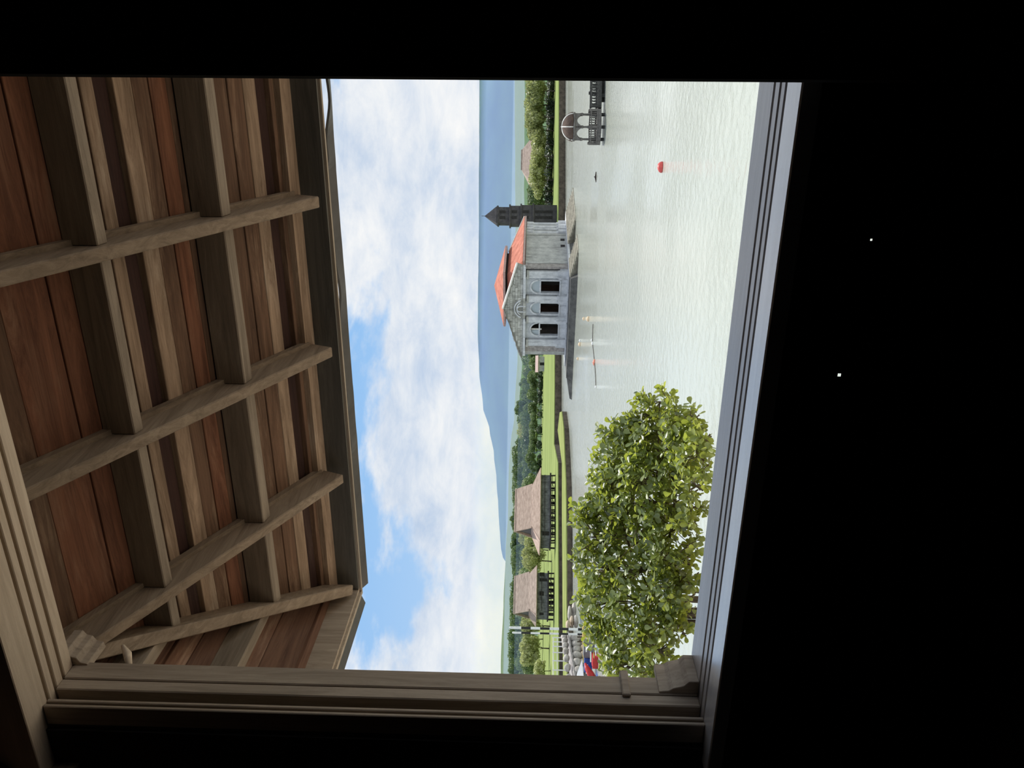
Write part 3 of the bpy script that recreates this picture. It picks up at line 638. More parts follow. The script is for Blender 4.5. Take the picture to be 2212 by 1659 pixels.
# lower roof skirt, clerestory band, upper roof
mb = MB(); o4 = [(-0.7, 0.9), (13.9, 0.9), (13.9, 15.9), (-0.7, 15.9)]; i4 = [(2.9, 3.9), (10.3, 3.9), (10.3, 11.3), (2.9, 11.3)]
for k in range(4):
    a, bb, c1, d1 = o4[k], o4[(k + 1) % 4], i4[(k + 1) % 4], i4[k]
    lo, hi = 6.98, 9.15
    MB().hexa([P(*a, lo), P(*bb, lo), P(*c1, hi), P(*d1, hi), P(*a, lo + 0.12), P(*bb, lo + 0.12), P(*c1, hi + 0.12), P(*d1, hi + 0.12)]).build('lower_roof_slope', M['red_roof'], pav)
for k in range(4):
    a, bb = Vector(o4[k] + (0,)), Vector(o4[(k + 1) % 4] + (0,))
    MB().bar(P(a.x, a.y, 6.92), P(bb.x, bb.y, 6.92), 0.14, 0.26).build('eave_board', M['pink_fascia'], pav)
MB().fbox(P, 3.1, 10.1, 4.1, 11.1, 8.9, 9.75).build('clerestory', M['void'], pav)
u4 = [(2.3, 3.3), (10.9, 3.3), (10.9, 11.9), (2.3, 11.9)]
for k in range(4):
    a, bb = u4[k], u4[(k + 1) % 4]
    MB().add([P(*a, 9.7), P(*bb, 9.7), P(6.6, 7.6, 11.2), P(*a, 9.82), P(*bb, 9.82), P(6.6, 7.6, 11.32)], [(0, 1, 2), (3, 5, 4), (0, 3, 4, 1), (1, 4, 5, 2), (2, 5, 3, 0)]).build('upper_roof_slope', M['red_roof'], pav)
    MB().bar(P(*a, 9.66), P(*bb, 9.66), 0.12, 0.3).build('eave_board', M['pink_fascia'], pav)
a = MB().tube([P(-0.7, 15.9, 7.15), P(2.9, 11.3, 9.32)], 0.07, 6).build('hip_flashing', M['white_cap'], pav)

# ------------------------------------------------------------------ dark bell tower
M['tower'] = stone('tower_brick', (0.045, 0.045, 0.05), (0.095, 0.09, 0.09), 1.4, streak=False)
TD = 154.0; tb_ = atlev(1221, 469, TD); tx = tb_.x, tb_.y
def TP(f, s, z): return Vector((tb_.x, tb_.y, 0)) + RW * f + FW * s + Vector((0, 0, z))
def tz(v): return 5.5 + (1156 - v) * TD / 1700
tow = thing('bell_tower', 'dark square tower with pointed roof behind the pavilion', 'tower', TP(0, 0, 1.3))
stg = [(1222, 1150, 1.9), (1150, 1124, 1.85), (1124, 1100, 1.72), (1100, 1074, 1.5)]
for i, (v0, v1, hw) in enumerate(stg):
    z0, z1 = (0.5 if i == 0 else tz(v0)), tz(v1)
    o = MB().fbox(TP, -hw, hw, -hw, hw, z0, z1).build('tower_stage', M['tower'], tow)
    MB().fbox(TP, -hw - 0.22, hw + 0.22, -hw - 0.22, hw + 0.22, z1 - 0.3, z1).build('string_course', M['tower'], o)
    for f in (-0.55, 0.55):
        MB().fbox(TP, f - 0.28, f + 0.28, -hw - 0.03, -hw + 0.05, z0 + (z1 - z0) * 0.3, z1 - 0.5).build('tower_window', M['void'], o)
MB().add([TP(-1.62, -1.62, tz(1073.5)), TP(1.62, -1.62, tz(1073.5)), TP(1.62, 1.62, tz(1073.5)), TP(-1.62, 1.62, tz(1073.5)), TP(0, 0, tz(1046))], [(3, 2, 1, 0), (0, 1, 4), (1, 2, 4), (2, 3, 4), (3, 0, 4)]).build('spire', M['tower'], tow)
MB().tube([TP(0, 0, tz(1047)), TP(0, 0, tz(1040))], 0.05, 5).build('spire_rod', M['tower'], tow)

# ------------------------------------------------------------------ gazebo and footbridge on the water
M['gaz'] = stone('gazebo_stone', (0.085, 0.08, 0.075), (0.19, 0.18, 0.17), 5.0, streak=False)
M['dome'] = stone('gazebo_dome', (0.06, 0.042, 0.036), (0.12, 0.085, 0.07), 4.0, streak=False)
M['gaz_dark'] = stone('bridge_stone', (0.035, 0.035, 0.035), (0.09, 0.09, 0.085), 5.0, streak=False)
GD = 65.0; g0 = atlev(1289, 274.5, GD); GC = Vector((g0.x, g0.y, 0)); px = GD / FPX
def gz(v): return 5.5 + (1159.5 - v) * px
def GP(f, s, z): return GC + RW * f + FW * s + Vector((0, 0, z))
gaz = thing('water_gazebo', 'small domed stone gazebo on piles over the lake', 'gazebo', GP(0, 0, 0))
Rc = 1.12
ang = [-math.pi / 2 - 0.315 + k * math.pi / 3 for k in range(6)]
RA = math.atan2(RW.y, RW.x)
def hexp(R, k, z): return GP(R * math.cos(ang[k % 6]), R * math.sin(ang[k % 6]), z)
zdk = gz(1289)
MB().prism([hexp(1.62, k, zdk - 0.26) for k in range(6)], (0, 0, 0.26)).build('deck', M['gaz'], gaz)
for k in range(6):
    MB().lathe(hexp(Rc, k, 0), [(0.15, zdk), (0.15, zdk + 0.5), (0.085, zdk + 0.56), (0.075, gz(1259)), (0.12, gz(1257)), (0.13, gz(1254))], 8).build('column', M['gaz'], gaz)
    MB().tube([hexp(Rc, k, -0.6), hexp(Rc, k, zdk - 0.2)], 0.13, 8).build('pile', M['gaz_dark'], gaz)
    a, bb = hexp(Rc, k, 0), hexp(Rc, k + 1, 0); d = bb - a; L = d.length; n_ = Vector((-d.y, d.x, 0)).normalized() * 0.09
    # arched spandrel between columns
    mb = MB(); ns = 10; zs2, zt2 = gz(1257), gz(1240.5)
    for i in range(ns):
        t0, t1 = i / ns, (i + 1) / ns
        hh = lambda t: zs2 + (zt2 - 0.18 - zs2) * (1 - abs(2 * t - 1) ** 2.4)
        mb.hexa([a + d * t0 - n_ + Vector((0, 0, hh(t0))), a + d * t1 - n_ + Vector((0, 0, hh(t1))), a + d * t1 + n_ + Vector((0, 0, hh(t1))), a + d * t0 + n_ + Vector((0, 0, hh(t0))),
                 a + d * t0 - n_ + Vector((0, 0, zt2)), a + d * t1 - n_ + Vector((0, 0, zt2)), a + d * t1 + n_ + Vector((0, 0, zt2)), a + d * t0 + n_ + Vector((0, 0, zt2))])
    mb.build('arch', M['gaz'], gaz)
    # balustrade sides (the side joined to the bridge stays open)
    if k != 1:
        a2, b2 = hexp(1.5, k, 0), hexp(1.5, k + 1, 0)
        rl = MB().bar(a2 + Vector((0, 0, zdk + 0.55)), b2 + Vector((0, 0, zdk + 0.55)), 0.12, 0.09).build('railing', M['gaz'], gaz)
        MB().bar(a2 + Vector((0, 0, zdk + 0.06)), b2 + Vector((0, 0, zdk + 0.06)), 0.12, 0.1).build('bottom_rail', M['gaz'], rl)
        for i in range(1, 7):
            p = a2.lerp(b2, i / 7); MB().lathe(p, [(0.03, zdk + 0.1), (0.055, zdk + 0.22), (0.028, zdk + 0.36), (0.04, zdk + 0.51)], 6).build('baluster', M['gaz'], rl)
    pp = hexp(1.5, k, 0)
    MB().fbox(lambda f, s, z: pp + RW * f + FW * s + Vector((0, 0, z)), -0.09, 0.09, -0.09, 0.09, zdk, zdk + 0.68).build('newel', M['gaz'], gaz)
MB().lathe(GP(0, 0, 0), [(1.24, gz(1241.5)), (1.32, gz(1240.5)), (1.32, gz(1238)), (1.22, gz(1236.8))], 6, RA + ang[0]).build('cornice', M['gaz'], gaz)
MB().lathe(GP(0, 0, 0), [(1.17 * math.cos(t * math.pi / 20), gz(1237) + 0.86 * math.sin(t * math.pi / 20)) for t in range(0, 11)], 24).build('dome', M['dome'], gaz, smooth=True)
for k in range(6):
    pts = [GP(math.cos(ang[k]) * 1.2 * math.cos(t * math.pi / 20), math.sin(ang[k]) * 1.2 * math.cos(t * math.pi / 20), gz(1237) + 0.89 * math.sin(t * math.pi / 20)) for t in range(0, 11)]
    MB().tube(pts, 0.045, 6).build('dome_rib', M['white_cap'], gaz, smooth=True)
MB().lathe(GP(0, 0, 0), [(0.1, gz(1215.5)), (0.12, gz(1214.5)), (0.05, gz(1213)), (0.03, gz(1211))], 8).build('finial', M['white_cap'], gaz)

br = thing('footbridge', 'dark stone footbridge with balustrade leading right from the gazebo', 'bridge', GP(4, 0, 0))
bx0, bx1 = 1.35, 9.5
MB().fbox(GP, bx0, bx1, -0.75, 0.75, zdk - 0.3, zdk - 0.02).build('deck', M['gaz_dark'], br)
for sgn in (-1, 1):
    rl = MB().fbox(GP, bx0, bx1, 0.68 * sgn - 0.07, 0.68 * sgn + 0.07, zdk + 0.48, zdk + 0.58).build('railing', M['gaz_dark'], br)
    MB().fbox(GP, bx0, bx1, 0.68 * sgn - 0.07, 0.68 * sgn + 0.07, zdk, zdk + 0.1).build('bottom_rail', M['gaz_dark'], rl)
    x = bx0 + 0.1
    while x < bx1 - 0.1:
        MB().lathe(GP(x, 0.68 * sgn, 0), [(0.035, zdk + 0.08), (0.065, zdk + 0.2), (0.03, zdk + 0.36), (0.045, zdk + 0.5)], 6).build('baluster', M['gaz_dark'], rl); x += 0.23
    for x in (1.5, 3.05, 4.6, 6.15, 7.7): MB().fbox(GP, x - 0.1, x + 0.1, 0.68 * sgn - 0.1, 0.68 * sgn + 0.1, zdk - 0.02, zdk + 0.68).build('newel', M['gaz_dark'], br)
for x in (2.4, 4.9, 7.4):
    MB().fbox(GP, x - 0.14, x + 0.14, -0.6, 0.6, -0.6, zdk - 0.25).build('pile', M['gaz_dark'], br)
MB().fbox(GP, 2.4, 8.5, -0.2, 0.2, 0.0, 0.30).build('pile_tie', M['gaz_dark'], br)

# ------------------------------------------------------------------ thatched huts on stilts
def thatch(name, a, c):
    m, t, b = mat(name); tc = t.add('ShaderNodeTexCoord')
    mp = t.add('ShaderNodeMapping'); mp.inputs['Scale'].default_value = (1.2, 1.2, 4.5); t.lk(tc.outputs['Object'], mp.inputs[0])
    n = t.add('ShaderNodeTexNoise', Scale=0.9, Detail=8.0, Roughness=0.72); t.lk(mp.outputs[0], n.inputs['Vector'])
    t.lk(t.ramp(n.outputs[0], [(0.3, a), (0.65, c)]), b.inputs['Base Color']); b.inputs['Roughness'].default_value = 1.0; b.inputs['Specular IOR Level'].default_value = 0.0
    bp = t.add('ShaderNodeBump', Strength=0.6, Distance=0.12); t.lk(n.outputs[0], bp.inputs['Height']); t.lk(bp.outputs[0], b.inputs['Normal']); return m
M['thatch'] = thatch('nipa_thatch', (0.32, 0.235, 0.195), (0.56, 0.435, 0.37))
M['thatch2'] = thatch('nipa_thatch_grey', (0.26, 0.205, 0.175), (0.49, 0.395, 0.34))
M['hutwall'] = plain('bamboo_wall', (0.15, 0.155, 0.165), 0.9, 0.3, 1.5)
M['hutgable'] = plain('gable_matting', (0.13, 0.125, 0.13), 0.9, 0.2, 1.5)
M['post'] = plain('stilt_wood', (0.05, 0.045, 0.04), 0.9, 0.2, 2)
def hut(label, D, y_r, y_l, v_eave, v_ridge, yr0, yr1, v_floor, v_wall, tm, wins, rot=0.60):
    """y_r / y_l: image rows of the eave ends; yr0 / yr1 of the ridge ends"""
    k = D / FPX; hv = lambda y: 1149 + 0.0175 * (829.5 - y)
    yc = (y_r + y_l) / 2; c0 = atlev(1150, yc, D); CC = Vector((c0.x, c0.y, 0))
    ca, sa = math.cos(rot), math.sin(rot)
    rx, fx = RW * ca + FW * sa, -RW * sa + FW * ca
    H = lambda f, s, z: CC + rx * f + fx * s + Vector((0, 0, z))
    z = lambda v: 5.5 + (hv(yc) - v) * k
    L = (y_l - y_r) * k; dp = 3.1; e = (L / 2 - dp * sa) / ca
    ra, rb = -(yr1 - yc) * k / ca, (yc - yr0) * k / ca                # ridge ends along rx (left, right)
    ze, zr_, zf = z(v_eave), z(v_ridge), z(v_floor)
    root = thing('stilt_hut', label, 'hut', H(0, 0, 1.35))
    zm = ze + (zr_ - ze) * 0.34; inn = dp * 0.60; fl = 0.12                         # where the gable foot meets the hipped skirt
    gf = lambda s: s
    th = 0.16
    def slope(name, p4, m):
        nrm = (p4[1] - p4[0]).cross(p4[3] - p4[0]).normalized()
        if nrm.z < 0: nrm = -nrm
        MB().hexa(p4 + [q + nrm * th for q in p4]).build(name, M[m], root)
    ra, rb = ra * 0.98, rb * 0.98; il, ir = ra - fl + 0.15, rb + fl - 0.15
    for sg in (-1, 1):
        slope('upper_roof_slope', [H(ra - fl - 0.3, sg * inn, zm), H(rb + fl + 0.3, sg * inn, zm), H(rb + 0.3, 0, zr_), H(ra - 0.3, 0, zr_)], tm)
        slope('skirt_roof', [H(-e, sg * dp, ze), H(e, sg * dp, ze), H(ir, sg * inn, zm + 0.05), H(il, sg * inn, zm + 0.05)], tm)
    slope('skirt_roof', [H(-e, -dp, ze), H(-e, dp, ze), H(il, inn, zm), H(il, -inn, zm)], tm)
    slope('skirt_roof', [H(e, -dp, ze), H(e, dp, ze), H(ir, inn, zm), H(ir, -inn, zm)], tm)
    for xx, xt in ((il, ra), (ir - 0.1, rb - 0.1)): MB().prism([H(xx, -inn, zm), H(xx, inn, zm), H(xt, 0, zr_ - 0.05)], rx * 0.1).build('gable_panel', M['hutgable'], root)
    MB().tube([H(ra - 0.3, 0, zr_ + 0.1), H(rb + 0.3, 0, zr_ + 0.1)], 0.2, 6).build('ridge_roll', M[tm], root)
    wl = e - 0.95; wd = dp - 0.8
    pw = 1.15; nn = max(4, int(2 * wl / pw)); pw = 2 * wl / nn
    for i in range(nn):
        a = -wl + i * pw
        MB().fbox(H, a + 0.02, a + pw - 0.02, -wd, -wd + 0.1, zf, ze + 0.35).build('wall_panel', M['hutwall'], root)
    MB().fbox(H, -wl, wl, wd - 0.1, wd, zf, ze + 0.35).build('back_wall', M['hutwall'], root)
    for sg in (-1, 1): MB().fbox(H, sg * wl - 0.05, sg * wl + 0.05, -wd, wd, zf, ze + 0.35).build('end_wall', M['hutwall'], root)
    MB().fbox(H, -wl - 0.3, wl + 0.3, -wd - 0.35, wd + 0.3, zf - 0.25, zf).build('floor_deck', M['post'], root)
    MB().fbox(H, -wl - 0.1, wl + 0.1, -wd - 0.06, -wd, (zf + ze) / 2 + 0.05, (zf + ze) / 2 + 0.13).build('wall_rail', M['post'], root)
    for a, bb, z0, z1 in wins:
        MB().fbox(H, a, bb, -wd - 0.05, -wd + 0.02, zf + z0, zf + z1).build('window_opening', M['void'], root)
    nst = max(6, int(2 * wl / 1.35))
    for i in range(nst + 1):
        for s in (-wd, 0, wd):
            a = -wl + 2 * wl * i / nst
            MB().tube([H(a, s, 1.2), H(a + random.uniform(-0.1, 0.1), s, zf - 0.2)], random.uniform(0.09, 0.15), 6).build('stilt', M['post'], root)
    MB().bar(H(-wl, -wd, 1.35 + 0.5), H(wl, -wd, 1.35 + 0.55), 0.07, 0.09).build('stilt_rail', M['post'], root)
    for i in range(0, nst, 2):
        a = -wl + 2 * wl * i / nst; MB().bar(H(a, -wd - 0.06, 1.4), H(a + 2 * wl / nst, -wd - 0.06, zf - 0.3), 0.06, 0.07).build('brace', M['post'], root)
    return root
hut('larger thatched hut on stilts with broad pinkish roof, beside the lawn tongue', 131, 1012, 1196, 1167, 1114, 1064, 1142, 1186, 1168, 'thatch', [(-5.3, -4.6, 0.1, 1.2)])
hut('smaller thatched hut on stilts with shuttered windows, next to striped posts', 130, 1221, 1354, 1159, 1112, 1254, 1318, 1181, 1158, 'thatch2', [(2.6, 3.2, 0.5, 1.3), (1.7, 2.2, 0.1, 1.3), (-0.7, 0.0, 0.6, 1.3), (-3.9, -3.5, 0.6, 1.3)])

# ------------------------------------------------------------------ trees
M['bark'] = plain('bark', (0.075, 0.06, 0.045), 0.95, 0.25, 3)
M['leaf_lime'] = leafmat('crown_lime', (0.17, 0.205, 0.08), (0.52, 0.54, 0.27), trans=(0.5, 0.55, 0.2), tw=0.42, scale=0.35)
M['leaf_mid'] = leafmat('crown_mid', (0.07, 0.115, 0.05), (0.25, 0.33, 0.14), trans=(0.3, 0.42, 0.15), tw=0.32, scale=0.35)
M['leaf_dark'] = leafmat('crown_dark', (0.045, 0.085, 0.045), (0.15, 0.225, 0.10), tw=0.22, scale=0.35)
M['leaf_painted_shade'] = leafmat('shade_shrub_painted', (0.018, 0.03, 0.02), (0.05, 0.08, 0.04), tw=0.1)  # shade below the crowns put into a near-black leaf colour
M['palm'] = leafmat('palm_leaf', (0.06, 0.11, 0.03), (0.2, 0.28, 0.09), tw=0.25)
def crown_mesh(name, m, seed, n_cl, flat, per=190, size=0.30):
    rnd = random.Random(seed); mb = MB()
    cl = [(Vector((0, 0, 0.1)), 0.62)]
    for i in range(n_cl):
        a = rnd.uniform(0, 6.283); r = rnd.uniform(0.35, 0.82); cl.append((Vector((r * math.cos(a), r * math.sin(a), rnd.uniform(-0.35, 0.5) * flat)), rnd.uniform(0.26, 0.44)))
    for i, (c, r) in enumerate(cl):
        mb.rock(c, r * 0.8, 1, seed + i, (1, 1, flat), 0.3)
        for j in range(int(per * (r / 0.4) ** 2)):
            d = Vector((rnd.gauss(0, 1), rnd.gauss(0, 1), rnd.gauss(0.25, 1))).normalized()
            p = c + Vector((d.x, d.y, d.z * flat)) * r * rnd.uniform(0.78, 1.06)
            a = (d + Vector((rnd.gauss(0, .6), rnd.gauss(0, .6), rnd.gauss(0, .6)))).normalized()
            u = a.cross(Vector((rnd.gauss(0, 1), rnd.gauss(0, 1), rnd.gauss(0, 1)))).normalized(); v = a.cross(u)
            s = size * rnd.uniform(0.16, 0.34)
            mb.add([p - u * s, p - v * s * 0.6, p + u * s, p + v * s * 0.6], [(0, 1, 2, 3)])
    return mb.mesh(name, m)
CR = {}
for k, (m, flat) in {'lime': ('leaf_lime', 0.6), 'mid': ('leaf_mid', 0.75), 'dark': ('leaf_dark', 0.85)}.items():
    CR[k] = [crown_mesh('crown_' + k, M[m], 11 * i + hash(k) % 7 * 0 + len(k) * 5, 9, flat) for i in range(3)]
trunk_me = MB().tube([(0, 0, 0), (0.03, 0.02, 0.45), (0.0, 0.05, 1.0)], [0.045, 0.034, 0.022], 7).mesh('trunk', M['bark'])
limb_me = MB().tube([(0.01, 0.02, 0.5), (0.16, -0.05, 0.78), (0.28, -0.08, 1.02)], [0.02, 0.015, 0.008], 6).mesh('limb', M['bark'])
def tree(kind, base, h, wd, label, group, i, crown_h=None, name='tree'):
    """base point on the ground, total height h, crown half width wd"""
    root = thing(name, label, 'tree', base, group)
    ch = crown_h or h * 0.42
    c = bpy.data.objects.new('crown', CR[kind][i % 3]); C.objects.link(c); c.parent = root
    c.location = (0, 0, h - ch * 0.72); c.scale = (wd, wd, ch * (1.0 if kind != 'lime' else 1.35)); c.rotation_euler = (0, 0, i * 2.4)
    t = bpy.data.objects.new('trunk', trunk_me); C.objects.link(t); t.parent = root; t.scale = (h * 0.5, h * 0.5, (h - ch)); t.rotation_euler = (0, 0, i)
    for q in range(2):
        l = bpy.data.objects.new('limb', limb_me); C.objects.link(l); l.parent = root; l.scale = (h * 0.4, h * 0.4, (h - ch)); l.rotation_euler = (0, 0, i + 2.6 * q)
    return root
ORD = 'first second third fourth fifth sixth seventh eighth ninth tenth eleventh twelfth thirteenth fourteenth fifteenth sixteenth seventeenth eighteenth nineteenth twentieth'.split()
def ordn(i): return ORD[i] if i < 20 else 'twenty-' + ORD[i - 20] if i < 29 else 'thirtieth' if i == 29 else 'thirty-' + ORD[i - 30]
def gpt(y, d, z=1.33):
    p = atlev(1150, y, d); return Vector((p.x, p.y, z))
hvy = lambda y: 1149 + 0.0175 * (829.5 - y)
def ztop(v, y, d): return 5.5 + (hvy(y) - v) * d / FPX
# right shore: broad lime crowns in front, darker ones behind
R1 = [(166, 1130, 190), (196, 1133, 186), (226, 1129, 192), (252, 1131, 188), (282, 1136, 191), (312, 1145, 188), (338, 1143, 186), (362, 1141, 190), (388, 1139, 186), (412, 1136, 189), (436, 1134, 191)]
for i, (y, v, d) in enumerate(R1):
    b_ = gpt(y, d, 1.33); h = ztop(v, y, d) - b_.z
    g = 0 if y < 345 else 1
    tree('lime' if i not in (9, 10) else 'mid', b_, h, 3.3 + 0.4 * (i % 3), ['pale green spreading tree behind the gazebo, ' + ordn(i) + ' from the right window edge', 'pale green tree by the dark tower, ' + ordn(10 - i) + ' from the tower'][g], ('lime trees behind the gazebo', 'lime trees between gazebo and tower')[g], i, crown_h=h * 0.56)
for i in range(16):
    y = 130 + i * 24; d = 232 + 9 * (i % 4); v = 1137 + 3 * (i % 3)
    b_ = gpt(y, d, 1.33); h = ztop(v, y, d) - b_.z
    tree('dark', b_, h, 3.4, 'dark tree behind the pale green right shore trees, ' + ordn(i) + ' from the right', 'dark back row on the right shore', i, crown_h=h * 0.6)
# near-black shrubs added as the shade under the right trees
shrub_me = [crown_mesh('shade_fill_shrub', M['leaf_painted_shade'], 90 + i, 6, 0.8, per=90) for i in range(2)]
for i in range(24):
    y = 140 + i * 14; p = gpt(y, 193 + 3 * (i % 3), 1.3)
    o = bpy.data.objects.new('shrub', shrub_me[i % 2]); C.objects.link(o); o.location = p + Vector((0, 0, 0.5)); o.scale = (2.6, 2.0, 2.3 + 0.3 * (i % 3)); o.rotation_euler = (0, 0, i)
    tag(o, 'dark low shrub added as shade under the right shore trees, ' + ordn(i) + ' from the right', 'shrub', 'shade shrubs added under the right shore trees')
for i in range(15):  # near-black shrubs added as the shadow at the woods' foot
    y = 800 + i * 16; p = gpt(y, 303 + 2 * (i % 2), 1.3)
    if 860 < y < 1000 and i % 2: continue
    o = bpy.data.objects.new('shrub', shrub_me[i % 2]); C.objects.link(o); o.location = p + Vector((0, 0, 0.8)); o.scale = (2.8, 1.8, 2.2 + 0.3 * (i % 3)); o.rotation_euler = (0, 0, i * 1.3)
    tag(o, 'dark low shrub added as shade at the foot of the left woods, ' + ordn(i) + ' from the pavilion', 'shrub', 'shade shrubs added at the foot of the left woods')
# brown hipped roof among the right trees
HB = gpt(350, 214, 1.33)
def BH(f, s, z): return HB + RW * f + FW * s + Vector((0, 0, z))
bh = thing('brown_roof_house', 'house with broad brown roof showing above the right shore trees', 'house', HB)
zr1, ze1 = ztop(1126.5, 350, 214) - 1.33, ztop(1158, 350, 214) - 1.33
MB().fbox(BH, -6.0, 6.0, -3.2, 3.2, -0.1, ze1 + 0.2).build('house_wall', M['hutwall'], bh)
ee = [(-8.6, -4.6), (6.9, -4.6), (6.9, 4.6), (-8.6, 4.6)]; rr = [(-2.0, 0), (3.1, 0)]
for name, pts in (('front', [BH(*ee[0], ze1), BH(*ee[1], ze1), BH(*rr[1], zr1), BH(*rr[0], zr1)]), ('back', [BH(*ee[3], ze1), BH(*ee[2], ze1), BH(*rr[1], zr1), BH(*rr[0], zr1)]),
                  ('left', [BH(*ee[0], ze1), BH(*ee[3], ze1), BH(*rr[0], zr1)]), ('right', [BH(*ee[1], ze1), BH(*ee[2], ze1), BH(*rr[1], zr1)])):
    MB().prism(pts, (0, 0, 0.15)).build('roof_slope', M['thatch2'], bh)
MB().tube([BH(-2.2, 0, zr1 + 0.1), BH(3.3, 0, zr1 + 0.1)], 0.2, 6).build('ridge_roll', M['thatch2'], bh)
# left woods: three staggered rows that climb the hill
rows = [(308, 1138, 23, 'mid', 'green tree in the front row of the left woods', 'front row of the left woods'),
        (350, 1126, 26, 'dark', 'dark green tree in the middle row of the left woods', 'middle row of the left woods'),
        (405, 1116, 28, 'dark', 'dark green tree in the rear row of the left woods', 'rear row of the left woods')]
k = 0
vtop = [(700, 6), (760, 5), (850, -1), (950, -5), (1010, -9), (1200, -12), (1300, -14), (1440, -18), (1700, -20)]
for d, v0, step, kind, lab, grp in rows:
    y = 720 + (k % 2) * 9; cnt = 0
    while y < 1480:
        v = v0 + interp(vtop, y) * (0.4 + 0.6 * (d - 300) / 100) + random.uniform(-5, 5)
        base = gpt(y, d + random.uniform(-4, 4), 1.2 if d < 330 else 1.0); h = ztop(v, y, d) - base.z
        kd = kind if random.random() < 0.72 else random.choice(['mid', 'dark', 'lime'])
        lb = {'lime': 'yellow-green', 'mid': 'green', 'dark': 'dark green'}[kd] + lab[lab.index(' tree'):] + ', ' + ordn(cnt) + ' from the pavilion'; cnt += 1
        tree(kd, base, h, step * d / FPX * random.uniform(0.6, 0.8), lb, grp, k, crown_h=h * 0.62)
        y += step * random.uniform(0.8, 1.15); k += 1
    k += 1
for i in range(24):
    y = 985 + i * 20; d = 440 + 18 * (i % 3); base = gpt(y, d, 9.0); h = ztop(interp([(985, 1106), (1200, 1103), (1450, 1097)], y) + random.uniform(-4, 4), y, d) - 9.0
    tree('mid' if i % 3 else 'dark', base, h, 6.5, 'hazy green tree on the hill above the huts, ' + ordn(i) + ' from the pavilion', 'trees on the hill above the huts', i, crown_h=h * 0.62)
# lime trees near the huts
for y, v, d, wd, lab in ((1212, 1124, 146, 2.7, 'lime tree with forked trunk standing between the two huts'), (1352, 1120, 150, 2.5, 'lime tree behind the smaller hut, at the striped posts'),
                         (1400, 1118, 152, 3.3, 'wide lime tree left of the striped posts'), (1448, 1150, 140, 2.4, 'low lime tree at the left window edge'), (1188, 1130, 175, 3.0, 'green tree just behind the larger hut')):
    b_ = gpt(y, d); h = ztop(v, y, d) - b_.z
    tree('lime', b_, h, wd, lab, None, int(y), crown_h=h * 0.62)
for i, y in enumerate((1062, 1100, 1150, 1240, 1290, 1330, 1380, 1430)):
    b_ = gpt(y, 215 + 6 * (i % 3)); h = ztop(1122 - 2 * (i % 2), y, 215) - b_.z
    tree('mid', b_, h, 4.0, 'green tree in the loose row behind the huts, ' + ordn(i) + ' from the pavilion', 'trees behind the huts', i + 3, crown_h=h * 0.6)
# banana plants at the lawn edge
def frond(mb, base, d, L, wd, droop):
    pts = []; n = 6; side = d.cross(Vector((0, 0, 1))).normalized()
    for i in range(n + 1):
        t = i / n; p = base + d * (L * t) + Vector((0, 0, -droop * L * t * t)); ww = wd * math.sin(math.pi * min(1, 0.12 + t * 0.88)) ** 0.6
        pts += [p - side * ww, p, p + side * ww]
    mb.add(pts, [f for i in range(n) for f in ((i * 3, i * 3 + 1, i * 3 + 4, i * 3 + 3), (i * 3 + 1, i * 3 + 2, i * 3 + 5, i * 3 + 4))])
for i, (y, v, d) in enumerate(((874, 1158, 288), (886, 1154, 290), (901, 1152, 288), (938, 1150, 292), (972, 1150, 290), (992, 1153, 286))):
    b_ = gpt(y, d, 1.3); h = ztop(v, y, d) - b_.z
    bn = thing('banana_plant', 'banana plant with drooping leaves at the foot of the left woods, ' + ['pavilion end', 'second from pavilion', 'third from pavilion', 'mid lawn', 'second from hut', 'nearest hut'][i], 'plant', b_)
    MB().tube([b_, b_ + Vector((0, 0, h * 0.55))], [0.28, 0.18], 7).build('stem', M['palm'], bn)
    for j in range(8):
        a = j * 0.785 + i; mb = MB(); frond(mb, b_ + Vector((0, 0, h * 0.52)), Vector((math.cos(a) * 0.7, math.sin(a) * 0.7, 0.85)).normalized(), h * 0.75, 0.5, 0.55)
        mb.build('leaf', M['palm'], bn)
# houses at the end of the woods
for y, v0, v1, d, wd, lab in ((786, 1156, 1162, 283, 2.6, 'small cream-roofed house at the edge of the left woods'),):
    q0 = gpt(y, d, 1.33); HH = lambda f, s, z: q0 + RW * f + FW * s + Vector((0, 0, z))
    hh = thing('small_house', lab, 'house', q0); za, zb2 = ztop(v0, y, d) - 1.33, ztop(v1, y, d) - 1.33
    MB().fbox(HH, -wd, wd, -2, 2, -0.1, zb2).build('house_wall', M['plaster'], hh)
    MB().fbox(HH, -0.5, 0.5, -2.04, -1.9, 0.0, zb2 * 0.75).build('doorway', M['void'], hh)
    for sg in (-1, 1): MB().hexa([HH(-wd - .4, sg * 2.5, zb2), HH(wd + .4, sg * 2.5, zb2), HH(wd + .4, 0, za), HH(-wd - .4, 0, za), HH(-wd - .4, sg * 2.5, zb2 + .1), HH(wd + .4, sg * 2.5, zb2 + .1), HH(wd + .4, 0, za + .1), HH(-wd - .4, 0, za + .1)]).build('roof_slope', M['pink_fascia'], hh)

